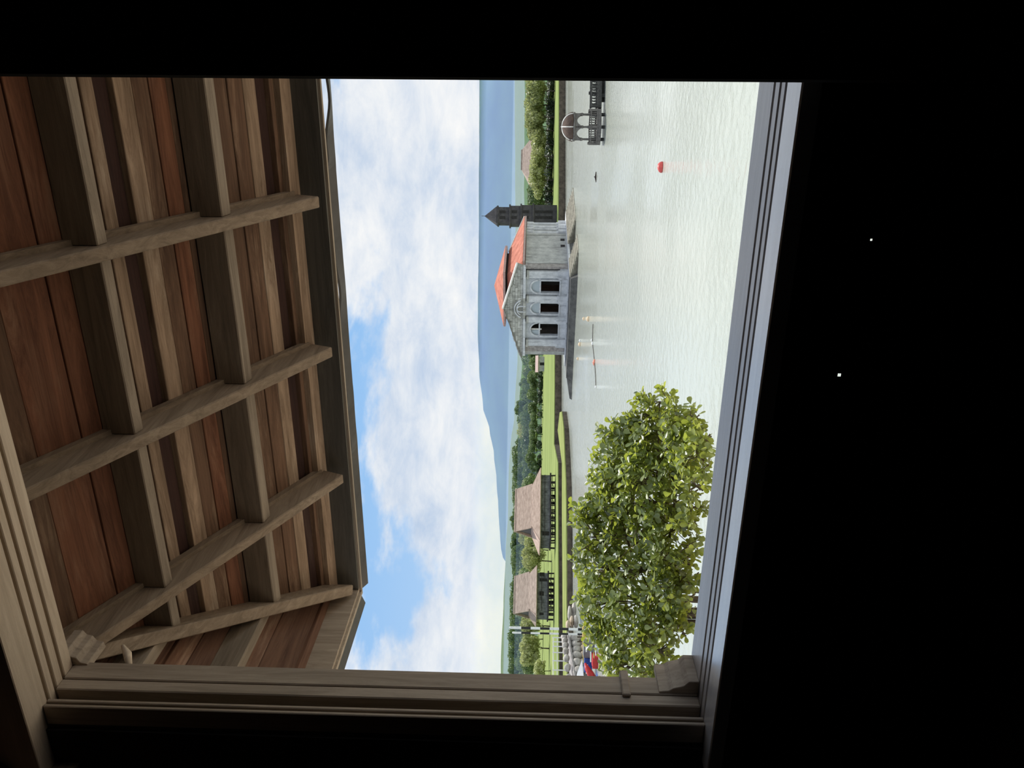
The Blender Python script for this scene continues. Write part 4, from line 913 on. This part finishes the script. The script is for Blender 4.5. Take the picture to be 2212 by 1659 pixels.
# ------------------------------------------------------------------ striped posts, fence, boulder wall, boats
M['white'] = plain('white_paint', (0.70, 0.71, 0.70), 0.6, 0.05)
M['black'] = plain('black_paint', (0.02, 0.02, 0.02), 0.6, 0.1)
M['boulder'] = stone('boulder', (0.26, 0.24, 0.215), (0.48, 0.455, 0.42), 2.2, streak=False)
M['boulder_warm'] = stone('boulder_warm', (0.30, 0.235, 0.175), (0.50, 0.41, 0.32), 2.2, streak=False)
M['concrete'] = plain('concrete', (0.30, 0.28, 0.27), 0.9, 0.15)
M['yellow'] = plain('yellow_bamboo', (0.62, 0.47, 0.14), 0.6, 0.1, 3)
M['blue'] = plain('blue_hull', (0.025, 0.075, 0.30), 0.4, 0.12)
M['red'] = plain('red_paint', (0.42, 0.03, 0.03), 0.45, 0.12)
M['ltblue'] = plain('light_blue_paint', (0.35, 0.45, 0.55), 0.5, 0.1)
SD = 71.0
for i, (y, v0, v1, wd) in enumerate(((1360, 1099, 1268, 5.4), (1370.5, 1105, 1262, 4.2))):
    q0 = atlev(v1, y, SD + i * 0.7); base = Vector((q0.x, q0.y, 0)); H = 5.5 + (hvy(y) - v0) * SD / FPX; r = wd * SD / FPX / 2
    sp = thing('striped_post', ['thicker, taller black and white banded post at the jetty', 'thinner black and white banded post, left of the taller one'][i], 'post', base)
    bands = [(v0, 'white')] + [(v0 + 26 - 6 * i + 20.4 * j, ('black', 'white')[j % 2]) for j in range(9)]
    zf_ = lambda v: 5.5 + (hvy(y) - v) * SD / FPX
    for j, (v, cc) in enumerate(bands):
        z1 = zf_(v); z0 = zf_(bands[j + 1][0]) if j + 1 < len(bands) else -0.6
        if z1 <= z0: continue
        if z0 < -0.6: z0 = -0.6
        if z1 < -0.5: break
        MB().lathe(base, [(r, z0), (r, z1)] if j else [(r, z0), (r, z1 - r), (r * 0.5, z1)], 10).build('band', M[cc], sp, smooth=False)
# boulder retaining wall with a curb path, running left out of the window
WD = 73.0
def WP(y, z, dd=0.0):
    p = atlev(1150, y, WD + dd + (1440 - y) * 0.045); return Vector((p.x, p.y, z))
def wz(v, y): return 5.5 + (hvy(y) - v) * (WD + (1440 - y) * 0.045) / FPX
wall = thing('boulder_wall', 'two-tier wall of pale boulders with a curb beside the striped posts', 'wall', WP(1420, 0))
wall['kind'] = 'thing'
MB().add([WP(1366, -0.5, 0.8), WP(1530, -0.5, 0.8), WP(1530, -0.5, 6), WP(1366, -0.5, 6), WP(1366, wz(1231, 1366), 0.8), WP(1530, wz(1241, 1530), 0.8), WP(1530, wz(1241, 1530), 6), WP(1366, wz(1231, 1366), 6)],
         [(3, 2, 1, 0), (4, 5, 6, 7), (0, 1, 5, 4), (1, 2, 6, 5), (2, 3, 7, 6), (3, 0, 4, 7)]).build('wall_core', M['concrete'], wall)
cb = MB()
for i in range(8):
    ya, yb = 1366 + i * 16, 1366 + (i + 1) * 16
    cb.bar(WP(ya, wz(1226 + (ya - 1366) * 0.17, ya), 0.3), WP(yb, wz(1226 + (yb - 1366) * 0.17, yb), 0.3), 0.5, 0.16)
cb.build('curb', M['concrete'], wall)
rb = [1377, 1389, 1401, 1414, 1430, 1448, 1468]
for i, y in enumerate(rb):
    w_ = (rb[i] - (rb[i - 1] if i else 1366)) * WD / FPX * 0.52
    z0 = wz(1243 + (y - 1377) * 0.08, y)
    MB().rock(WP(y, z0, 0.35), 0.5, 2, i, (w_ / 0.5 * abs(RW.x) + 0.3, 0.8, 1.02), 0.28).build('boulder', M['boulder'], wall, smooth=True)
    MB().rock(WP(y - 3, wz(1257, y), 0.2), 0.34, 1, i + 40, (1.2, 0.8, 0.6), 0.3).build('boulder', M['boulder_warm'], wall, smooth=True)
for i, y in enumerate((1374, 1383, 1393, 1405, 1420, 1440, 1462)):
    MB().rock(WP(y, wz(1219 + (y - 1374) * 0.10, y), 0.9), 0.36, 2, i + 9, (1.15, 0.9, 0.9), 0.22).build('boulder', M['boulder'], wall, smooth=True)
# sloping slabs where the wall runs out along the water
for i, (v, y, ln, tk, lab) in enumerate(((1230, 1325, 34, 5, 'dark grey long stone slab, uppermost of the slabs at the terrace end'), (1240, 1320, 42, 6, 'pale long stone slab with cracks at the water edge'), (1235, 1342, 24, 6, 'warm tan stone slab beside the striped posts'),
                                         (1244, 1343, 28, 7, 'pale rounded slab at the water beside the striped posts'), (1227, 1350, 22, 6, 'brownish slab on top of the slab bank'))):
    d = 86 - (y - 1300) * 0.12; k_ = d / FPX
    p = atlev(v, y, d); p.z = max(p.z, 0.05)
    o = MB().rock((0, 0, 0), 1, 2, i + 5, (ln * k_ / 2, 0.7, tk * k_ / 2 * 1.6), 0.22).build('shore_slab', M['boulder' if i in (0, 1, 3) else 'boulder_warm'], None, smooth=True)
    o.location = p; o.rotation_euler = (0, 0.0, math.atan2(RW.y, RW.x) + 0.25)
    tag(o, lab, 'rock')
# white rail fence behind the wall
fe = thing('rail_fence', 'white rail fence on the lawn above the boulder wall', 'fence', WP(1410, 2.2, 3.0))
ys = [1376, 1385, 1395, 1408, 1426, 1446, 1470]
for i, y in enumerate(ys):
    z0 = wz(1216 + (y - 1376) * 0.06, y); MB().tube([WP(y, z0 - 0.5, 2.2), WP(y, wz(1194, y), 2.2)], 0.055, 6).build('fence_post', M['white'], fe)
    if i:
        for v in (1196, 1205): MB().tube([WP(ys[i - 1], wz(v, y), 2.2), WP(y, wz(v, y), 2.2)], 0.04, 5).build('rail', M['white'], fe)
# small white tent tip
# boats below the wall, partly behind the shrub
BD = 62.0
def BP(v, y, dd=0.0): return atlev(v, y, BD + dd)
bt = thing('outrigger_boat', 'blue boat with red cabin box and white poles moored behind the shrub', 'boat', Vector((BP(1305, 1430).x, BP(1305, 1430).y, 0)))
def hullsec(y, v_top, v_bot, wd, dd=0.0):
    a, c = BP(v_top, y, dd), BP(v_bot, y, dd)
    return [a - FW * wd, c - FW * wd * 0.5, c + FW * wd * 0.5, a + FW * wd]
secs = [hullsec(1382, 1304, 1312, 0.15), hullsec(1400, 1303, 1320, 0.6), hullsec(1430, 1298, 1322, 0.8), hullsec(1456, 1290, 1322, 0.8), hullsec(1500, 1285, 1322, 0.7)]
mb = MB(); vs = [p for s in secs for p in s]; fs = []
for i in range(len(secs) - 1):
    for j in range(3): fs.append((i * 4 + j, i * 4 + j + 1, (i + 1) * 4 + j + 1, (i + 1) * 4 + j))
fs += [(0, 1, 2, 3), tuple(range(16, 20))]
for i in range(len(secs) - 1): fs.append((i * 4, i * 4 + 3, (i + 1) * 4 + 3, (i + 1) * 4))
mb.add(vs, fs).build('hull', M['blue'], bt)
def BB(v0, v1, y0, y1, s0, s1, name, m, parent=bt, **kw):
    p = BP(v1, y0); q_ = BP(v0, y1)
    r0 = (p - EYE).dot(RW); r1 = (q_ - EYE).dot(RW); z0, z1 = BP(v1, (y0 + y1) / 2).z, BP(v0, (y0 + y1) / 2).z
    F_ = lambda f, s, z: Vector((RW.x * f + FW.x * (BD + s), RW.y * f + FW.y * (BD + s), z))
    return MB().fbox(F_, min(r0, r1), max(r0, r1), s0, s1, z0, z1).build(name, M[m], parent, bevel=0.02, **kw)
BB(1279, 1299, 1415, 1440, -0.5, 0.6, 'cabin_box', 'red')
BB(1262, 1286, 1395, 1428, 0.7, 1.6, 'dark_awning', 'hutwall')
BB(1289, 1298, 1388, 1406, -0.3, 0.3, 'seat_box', 'ltblue')
BB(1264, 1281, 1431, 1462, 0.9, 1.5, 'stern_panel', 'blue')
for (v0, y0, v1, y1, m_, r) in ((1297.5, 1392, 1299.5, 1470, 'white', 0.05), (1286, 1382, 1287, 1416, 'white', 0.05), (1276, 1408, 1276, 1430, 'white', 0.05), (1266, 1394, 1266.5, 1408, 'white', 0.05), (1302, 1430, 1302, 1441, 'yellow', 0.05)):
    MB().tube([BP(v0, y0, -0.9), BP(v1, y1, -0.9)], r, 6).build('pole', M[m_], bt)
rd = thing('red_canoe', 'red upturned canoe bow beside the blue boat', 'boat', Vector((BP(1268, 1445).x, BP(1268, 1445).y, 0)))
mb = MB(); cs = [BP(1264, 1433, 0.2), BP(1268, 1443, -0.1), BP(1276, 1456, -0.3), BP(1288, 1480, -0.4)]
mb.tube(cs, [0.08, 0.2, 0.28, 0.3], 8); mb.build('hull', M['red'], rd, smooth=True)
BB(1266, 1270, 1436, 1456, 0.0, 0.1, 'gunwale', 'white', rd)
# yellow bamboo outrigger and white prow
yb_ = thing('bamboo_outrigger', 'long yellow bamboo pole frame over the water by the boats', 'pole', BP(1262, 1390))
for v, y0, y1 in ((1259.5, 1351, 1431), (1263, 1366, 1431)): MB().tube([BP(v, y0, 2), BP(v + (y1 - y0) * 0.02, y1, 1.5)], 0.075, 7).build('bamboo_pole', M['yellow'], yb_, smooth=True)
MB().tube([BP(1259, 1352, 2), BP(1270, 1353, 1)], 0.07, 7).build('bamboo_pole', M['yellow'], yb_)
for y in (1376, 1386): MB().tube([BP(1247, y, 2), BP(1262, y, 2)], 0.06, 6).build('brace', M['bark'], yb_)
wp_ = MB().add([BP(1257, 1425, 2), BP(1246, 1456, 2.2), BP(1260, 1456, 1.8), BP(1246, 1490, 2.4), BP(1262, 1490, 1.6), BP(1258, 1428, 2.6), BP(1249, 1470, 3.0)], [(0, 1, 2), (1, 3, 4, 2), (0, 5, 6, 1), (1, 6, 3)]).build('white_sail', M['white'], None, origin=BP(1260, 1460, 1.8))
tag(wp_, 'pointed white folded sail above the blue boat', 'sail')
sm_ = wp_.modifiers.new('solid', 'SOLIDIFY'); sm_.thickness = 0.05

# ------------------------------------------------------------------ floats, birds and driftwood on the water
M['float_tan'] = plain('float_tan', (0.72, 0.55, 0.38), 0.6, 0.1)
M['float_red'] = plain('float_red', (0.62, 0.10, 0.09), 0.4, 0.15)
M['float_orange'] = plain('float_orange', (0.75, 0.28, 0.2), 0.5, 0.1)
M['drift'] = plain('driftwood', (0.06, 0.045, 0.045), 0.9, 0.2)
def floater(v, y, r, m_, lab, cat, sq=(1.2, 1, 0.8), nm='float_buoy'):
    p = E0(v, y); o = MB().rock(p + Vector((0, 0, r * 0.3)), r, 2, int(y), sq, 0.12)
    o.lathe(p, [(r * 0.16, r * 0.9), (r * 0.2, r * 1.2), (r * 0.08, r * 1.28)], 7)
    tag(o.build(nm, M[m_], None, origin=p, smooth=True), lab, cat)
floater(1431, 361, 0.17, 'float_red', 'red round float drifting alone on the near water', 'buoy', (1.5, 1, 1.0))
floater(1272, 689, 0.24, 'float_tan', 'tan float below the middle arched door, nearest the viewer of the pair', 'buoy')
floater(1262, 688.5, 0.17, 'float_tan', 'small tan float below the middle arched door, nearer the platform', 'buoy')
floater(1254, 735.5, 0.16, 'white', 'small white float close to the platform, right of the pair by the wall', 'buoy')
floater(1253.5, 744, 0.22, 'float_tan', 'cream float close to the platform, below the left door', 'buoy')
floater(1279.5, 735, 0.13, 'white', 'white float out on the water, right one of two touching', 'buoy')
floater(1281, 742, 0.15, 'white', 'white float out on the water, left one of two touching', 'buoy')
floater(1249, 775, 0.17, 'float_tan', 'pale yellow float near the left point of the platform', 'buoy')
floater(1285, 783, 0.18, 'float_orange', 'orange float on the rope line left of the white pair', 'buoy', (1.7, 0.9, 0.8))
floater(1288, 836, 0.12, 'white', 'lone white float at the end of the rope line, toward the shrub', 'buoy')
ropepts = [E0(v, y) + Vector((0, 0, 0.03)) for v, y in ((1281.5, 700), (1280.5, 742), (1285, 783), (1287, 812), (1288, 836))]
tag(MB().tube(ropepts, 0.035, 5).build('float_rope', M['gaz'], None, origin=ropepts[0]), 'thin rope on the water joining the white and orange floats', 'rope')
p = E0(1288, 383)
mb = MB().tube([p + RW * -0.45, p + Vector((0, 0, 0.06)), p + RW * 0.5 + Vector((0, 0, 0.03))], [0.04, 0.1, 0.03], 6).tube([p, p + Vector((0, 0, 0.2)) + RW * 0.05], [0.07, 0.04], 6)
tag(mb.build('driftwood', M['drift'], None, origin=p), 'dark driftwood lying on the water left of the gazebo', 'driftwood')

# ------------------------------------------------------------------ the leafy shrub outside the window
M['shrub_leaf'] = leafmat('shrub_leaf', (0.02, 0.045, 0.014), (0.36, 0.45, 0.13), trans=(0.72, 0.80, 0.08), tw=0.38, rough=0.36, scale=2.5)
M['shrub_leaf'].node_tree.nodes['Principled BSDF'].inputs['Specular IOR Level'].default_value = 0.95
M['twig'] = plain('twig', (0.14, 0.11, 0.075), 0.8, 0.2, 8)
sb0 = aty(1480, 1335, 4.95); sbase = Vector((sb0.x, sb0.y, 1.18))
shrub = thing('leafy_shrub', 'glossy green shrub with round leaves just outside the window sill', 'shrub', sbase)
rnd = random.Random(5)
# clumps: image anchor, outward depth and radius in metres
cl = [(1425, 868, 5.4, .10), (1405, 890, 5.5, .16), (1395, 925, 5.5, .20), (1345, 930, 5.6, .13), (1312, 945, 5.7, .09), (1490, 905, 5.0, .10), (1475, 925, 5.1, .15), (1520, 945, 4.8, .08), (1485, 965, 5.0, .14),
      (1430, 965, 5.3, .24), (1370, 975, 5.5, .24), (1320, 990, 5.7, .16), (1470, 1010, 5.1, .18), (1420, 1030, 5.2, .25), (1355, 1045, 5.4, .24), (1318, 1040, 5.5, .16), (1470, 1070, 5.0, .17), (1400, 1090, 5.2, .26),
      (1330, 1100, 5.4, .22), (1285, 1105, 5.5, .17), (1255, 1112, 5.5, .09), (1450, 1140, 5.0, .2), (1380, 1160, 5.2, .26), (1300, 1160, 5.4, .24), (1270, 1190, 5.4, .13), (1450, 1210, 4.9, .2), (1370, 1230, 5.1, .26),
      (1300, 1230, 5.3, .22), (1265, 1235, 5.4, .10), (1440, 1280, 4.8, .19), (1370, 1300, 5.0, .24), (1305, 1300, 5.2, .2), (1270, 1290, 5.3, .10), (1430, 1350, 4.7, .17), (1370, 1370, 4.9, .22), (1310, 1360, 5.1, .17), (1290, 1365, 5.1, .1),
      (1512, 950, 4.75, .10), (1500, 985, 4.8, .11), (1515, 1010, 4.7, .09), (1440, 858, 5.3, .07), (1462, 905, 5.1, .10), (1495, 1050, 4.75, .11), (1480, 1130, 4.75, .10), (1482, 1290, 4.7, .11), (1490, 1245, 4.75, .10), (1475, 1325, 4.65, .10), (1466, 1365, 4.6, .10), (1410, 1405, 4.6, .16), (1360, 1430, 4.8, .19), (1325, 1410, 4.9, .13), (1340, 1445, 4.8, .12), (1400, 1450, 4.6, .13), (1490, 1095, 4.9, .11), (1480, 1180, 4.8, .11), (1465, 1250, 4.75, .12), (1455, 1330, 4.7, .1)]
anch = [(aty(v, y, d), r) for v, y, d, r in cl]
LEAF = [Vector(q) for q in ((0, 0, 0), (0.10, 0.22, 0.02), (0.05, 0.28, 0), (0.30, 0.62, 0.05), (0.26, 0.92, 0.02), (0, 1.05, -0.05), (-0.26, 0.92, 0.02), (-0.30, 0.62, 0.05), (-0.10, 0.22, 0.02), (0, 0.5, -0.03), (0, 0.8, -0.05))]
LF = [(0, 1, 9), (1, 3, 9), (3, 4, 10, 9), (4, 5, 10), (5, 6, 10), (6, 7, 9, 10), (7, 8, 9), (8, 0, 9)]
leaf_vs = [LEAF[i] for i in range(11)]
leaf_me = MB().add(leaf_vs, LF).mesh('leaf', M['shrub_leaf'], smooth=True)
lv = []                                                     # (position, matrix, size)
stems = MB(); core = Vector((sbase.x, sbase.y, 2.9))
for (p, r) in anch:
    dens = 1.0 if (p - EYE).z / (p.y) > -0.24 else 0.55
    ntip = max(4, int(50 * dens * (r / 0.2) ** 1.75))
    for k in range(ntip):
        d = Vector((rnd.gauss(0, 1), rnd.gauss(0, 1), rnd.gauss(0.2, 1))).normalized()
        tip = p + d * r * rnd.uniform(0.55, 1.1)
        ax = (d + Vector((0, 0, 0.6)) + Vector((rnd.gauss(0, .35), rnd.gauss(0, .35), 0))).normalized()
        nl = rnd.randint(4, 6); ph = rnd.uniform(0, 6.28)
        u = ax.cross(Vector((0.3, 0.5, 0.81))).normalized(); v = ax.cross(u)
        for j in range(nl):
            a = ph + j * 2.4; od = (u * math.cos(a) + v * math.sin(a)) * rnd.uniform(0.6, 1.0) + ax * rnd.uniform(0.25, 0.8)
            od.normalize(); side = od.cross(ax); side = side.normalized() if side.length > 1e-3 else u; nn_ = side.cross(od)
            lv.append((tip + ax * (0.012 * j - 0.03), side, od, nn_, rnd.uniform(0.044, 0.072)))
        if k % 3 == 0: stems.tube([p - d * r * 0.3 - Vector((0, 0, r * 0.6)), p + d * r * 0.3, tip], [0.005, 0.004, 0.002], 4, False)
lv.sort(key=lambda q: (q[0] - EYE).length + rnd.uniform(0, 0.35))
for i, (p, s, o_, n_, z) in enumerate(lv[:300]):
    o = bpy.data.objects.new('leaf', leaf_me); C.objects.link(o); o.parent = shrub
    mt = Matrix((s * z, o_ * z, n_ * z)).transposed().to_4x4(); mt.translation = p - sbase; o.matrix_local = mt
mb = MB()
for (p, s, o_, n_, z) in lv[300:]: mb.add([p + s * (q.x * z) + o_ * (q.y * z) + n_ * (q.z * z) for q in LEAF], LF)
mb.build('foliage', M['shrub_leaf'], shrub, smooth=True, kind='stuff')
stems.build('twigs', M['twig'], shrub, kind='stuff')
for i in range(0, len(anch), 5):                             # main branches from the ground
    p, r = anch[i]; a = sbase + Vector((rnd.uniform(-.2, .2), rnd.uniform(-.15, .15), 0)); mid = aty(1438, 1310 + rnd.uniform(-45, 45), 4.9 + rnd.uniform(0, .15)); m2 = mid.lerp(p, 0.5) + Vector((0, 0, 0.05))
    MB().tube([a, mid, m2, p], [0.022, 0.015, 0.010, 0.005], 6).build('branch', M['twig'], shrub, smooth=True)
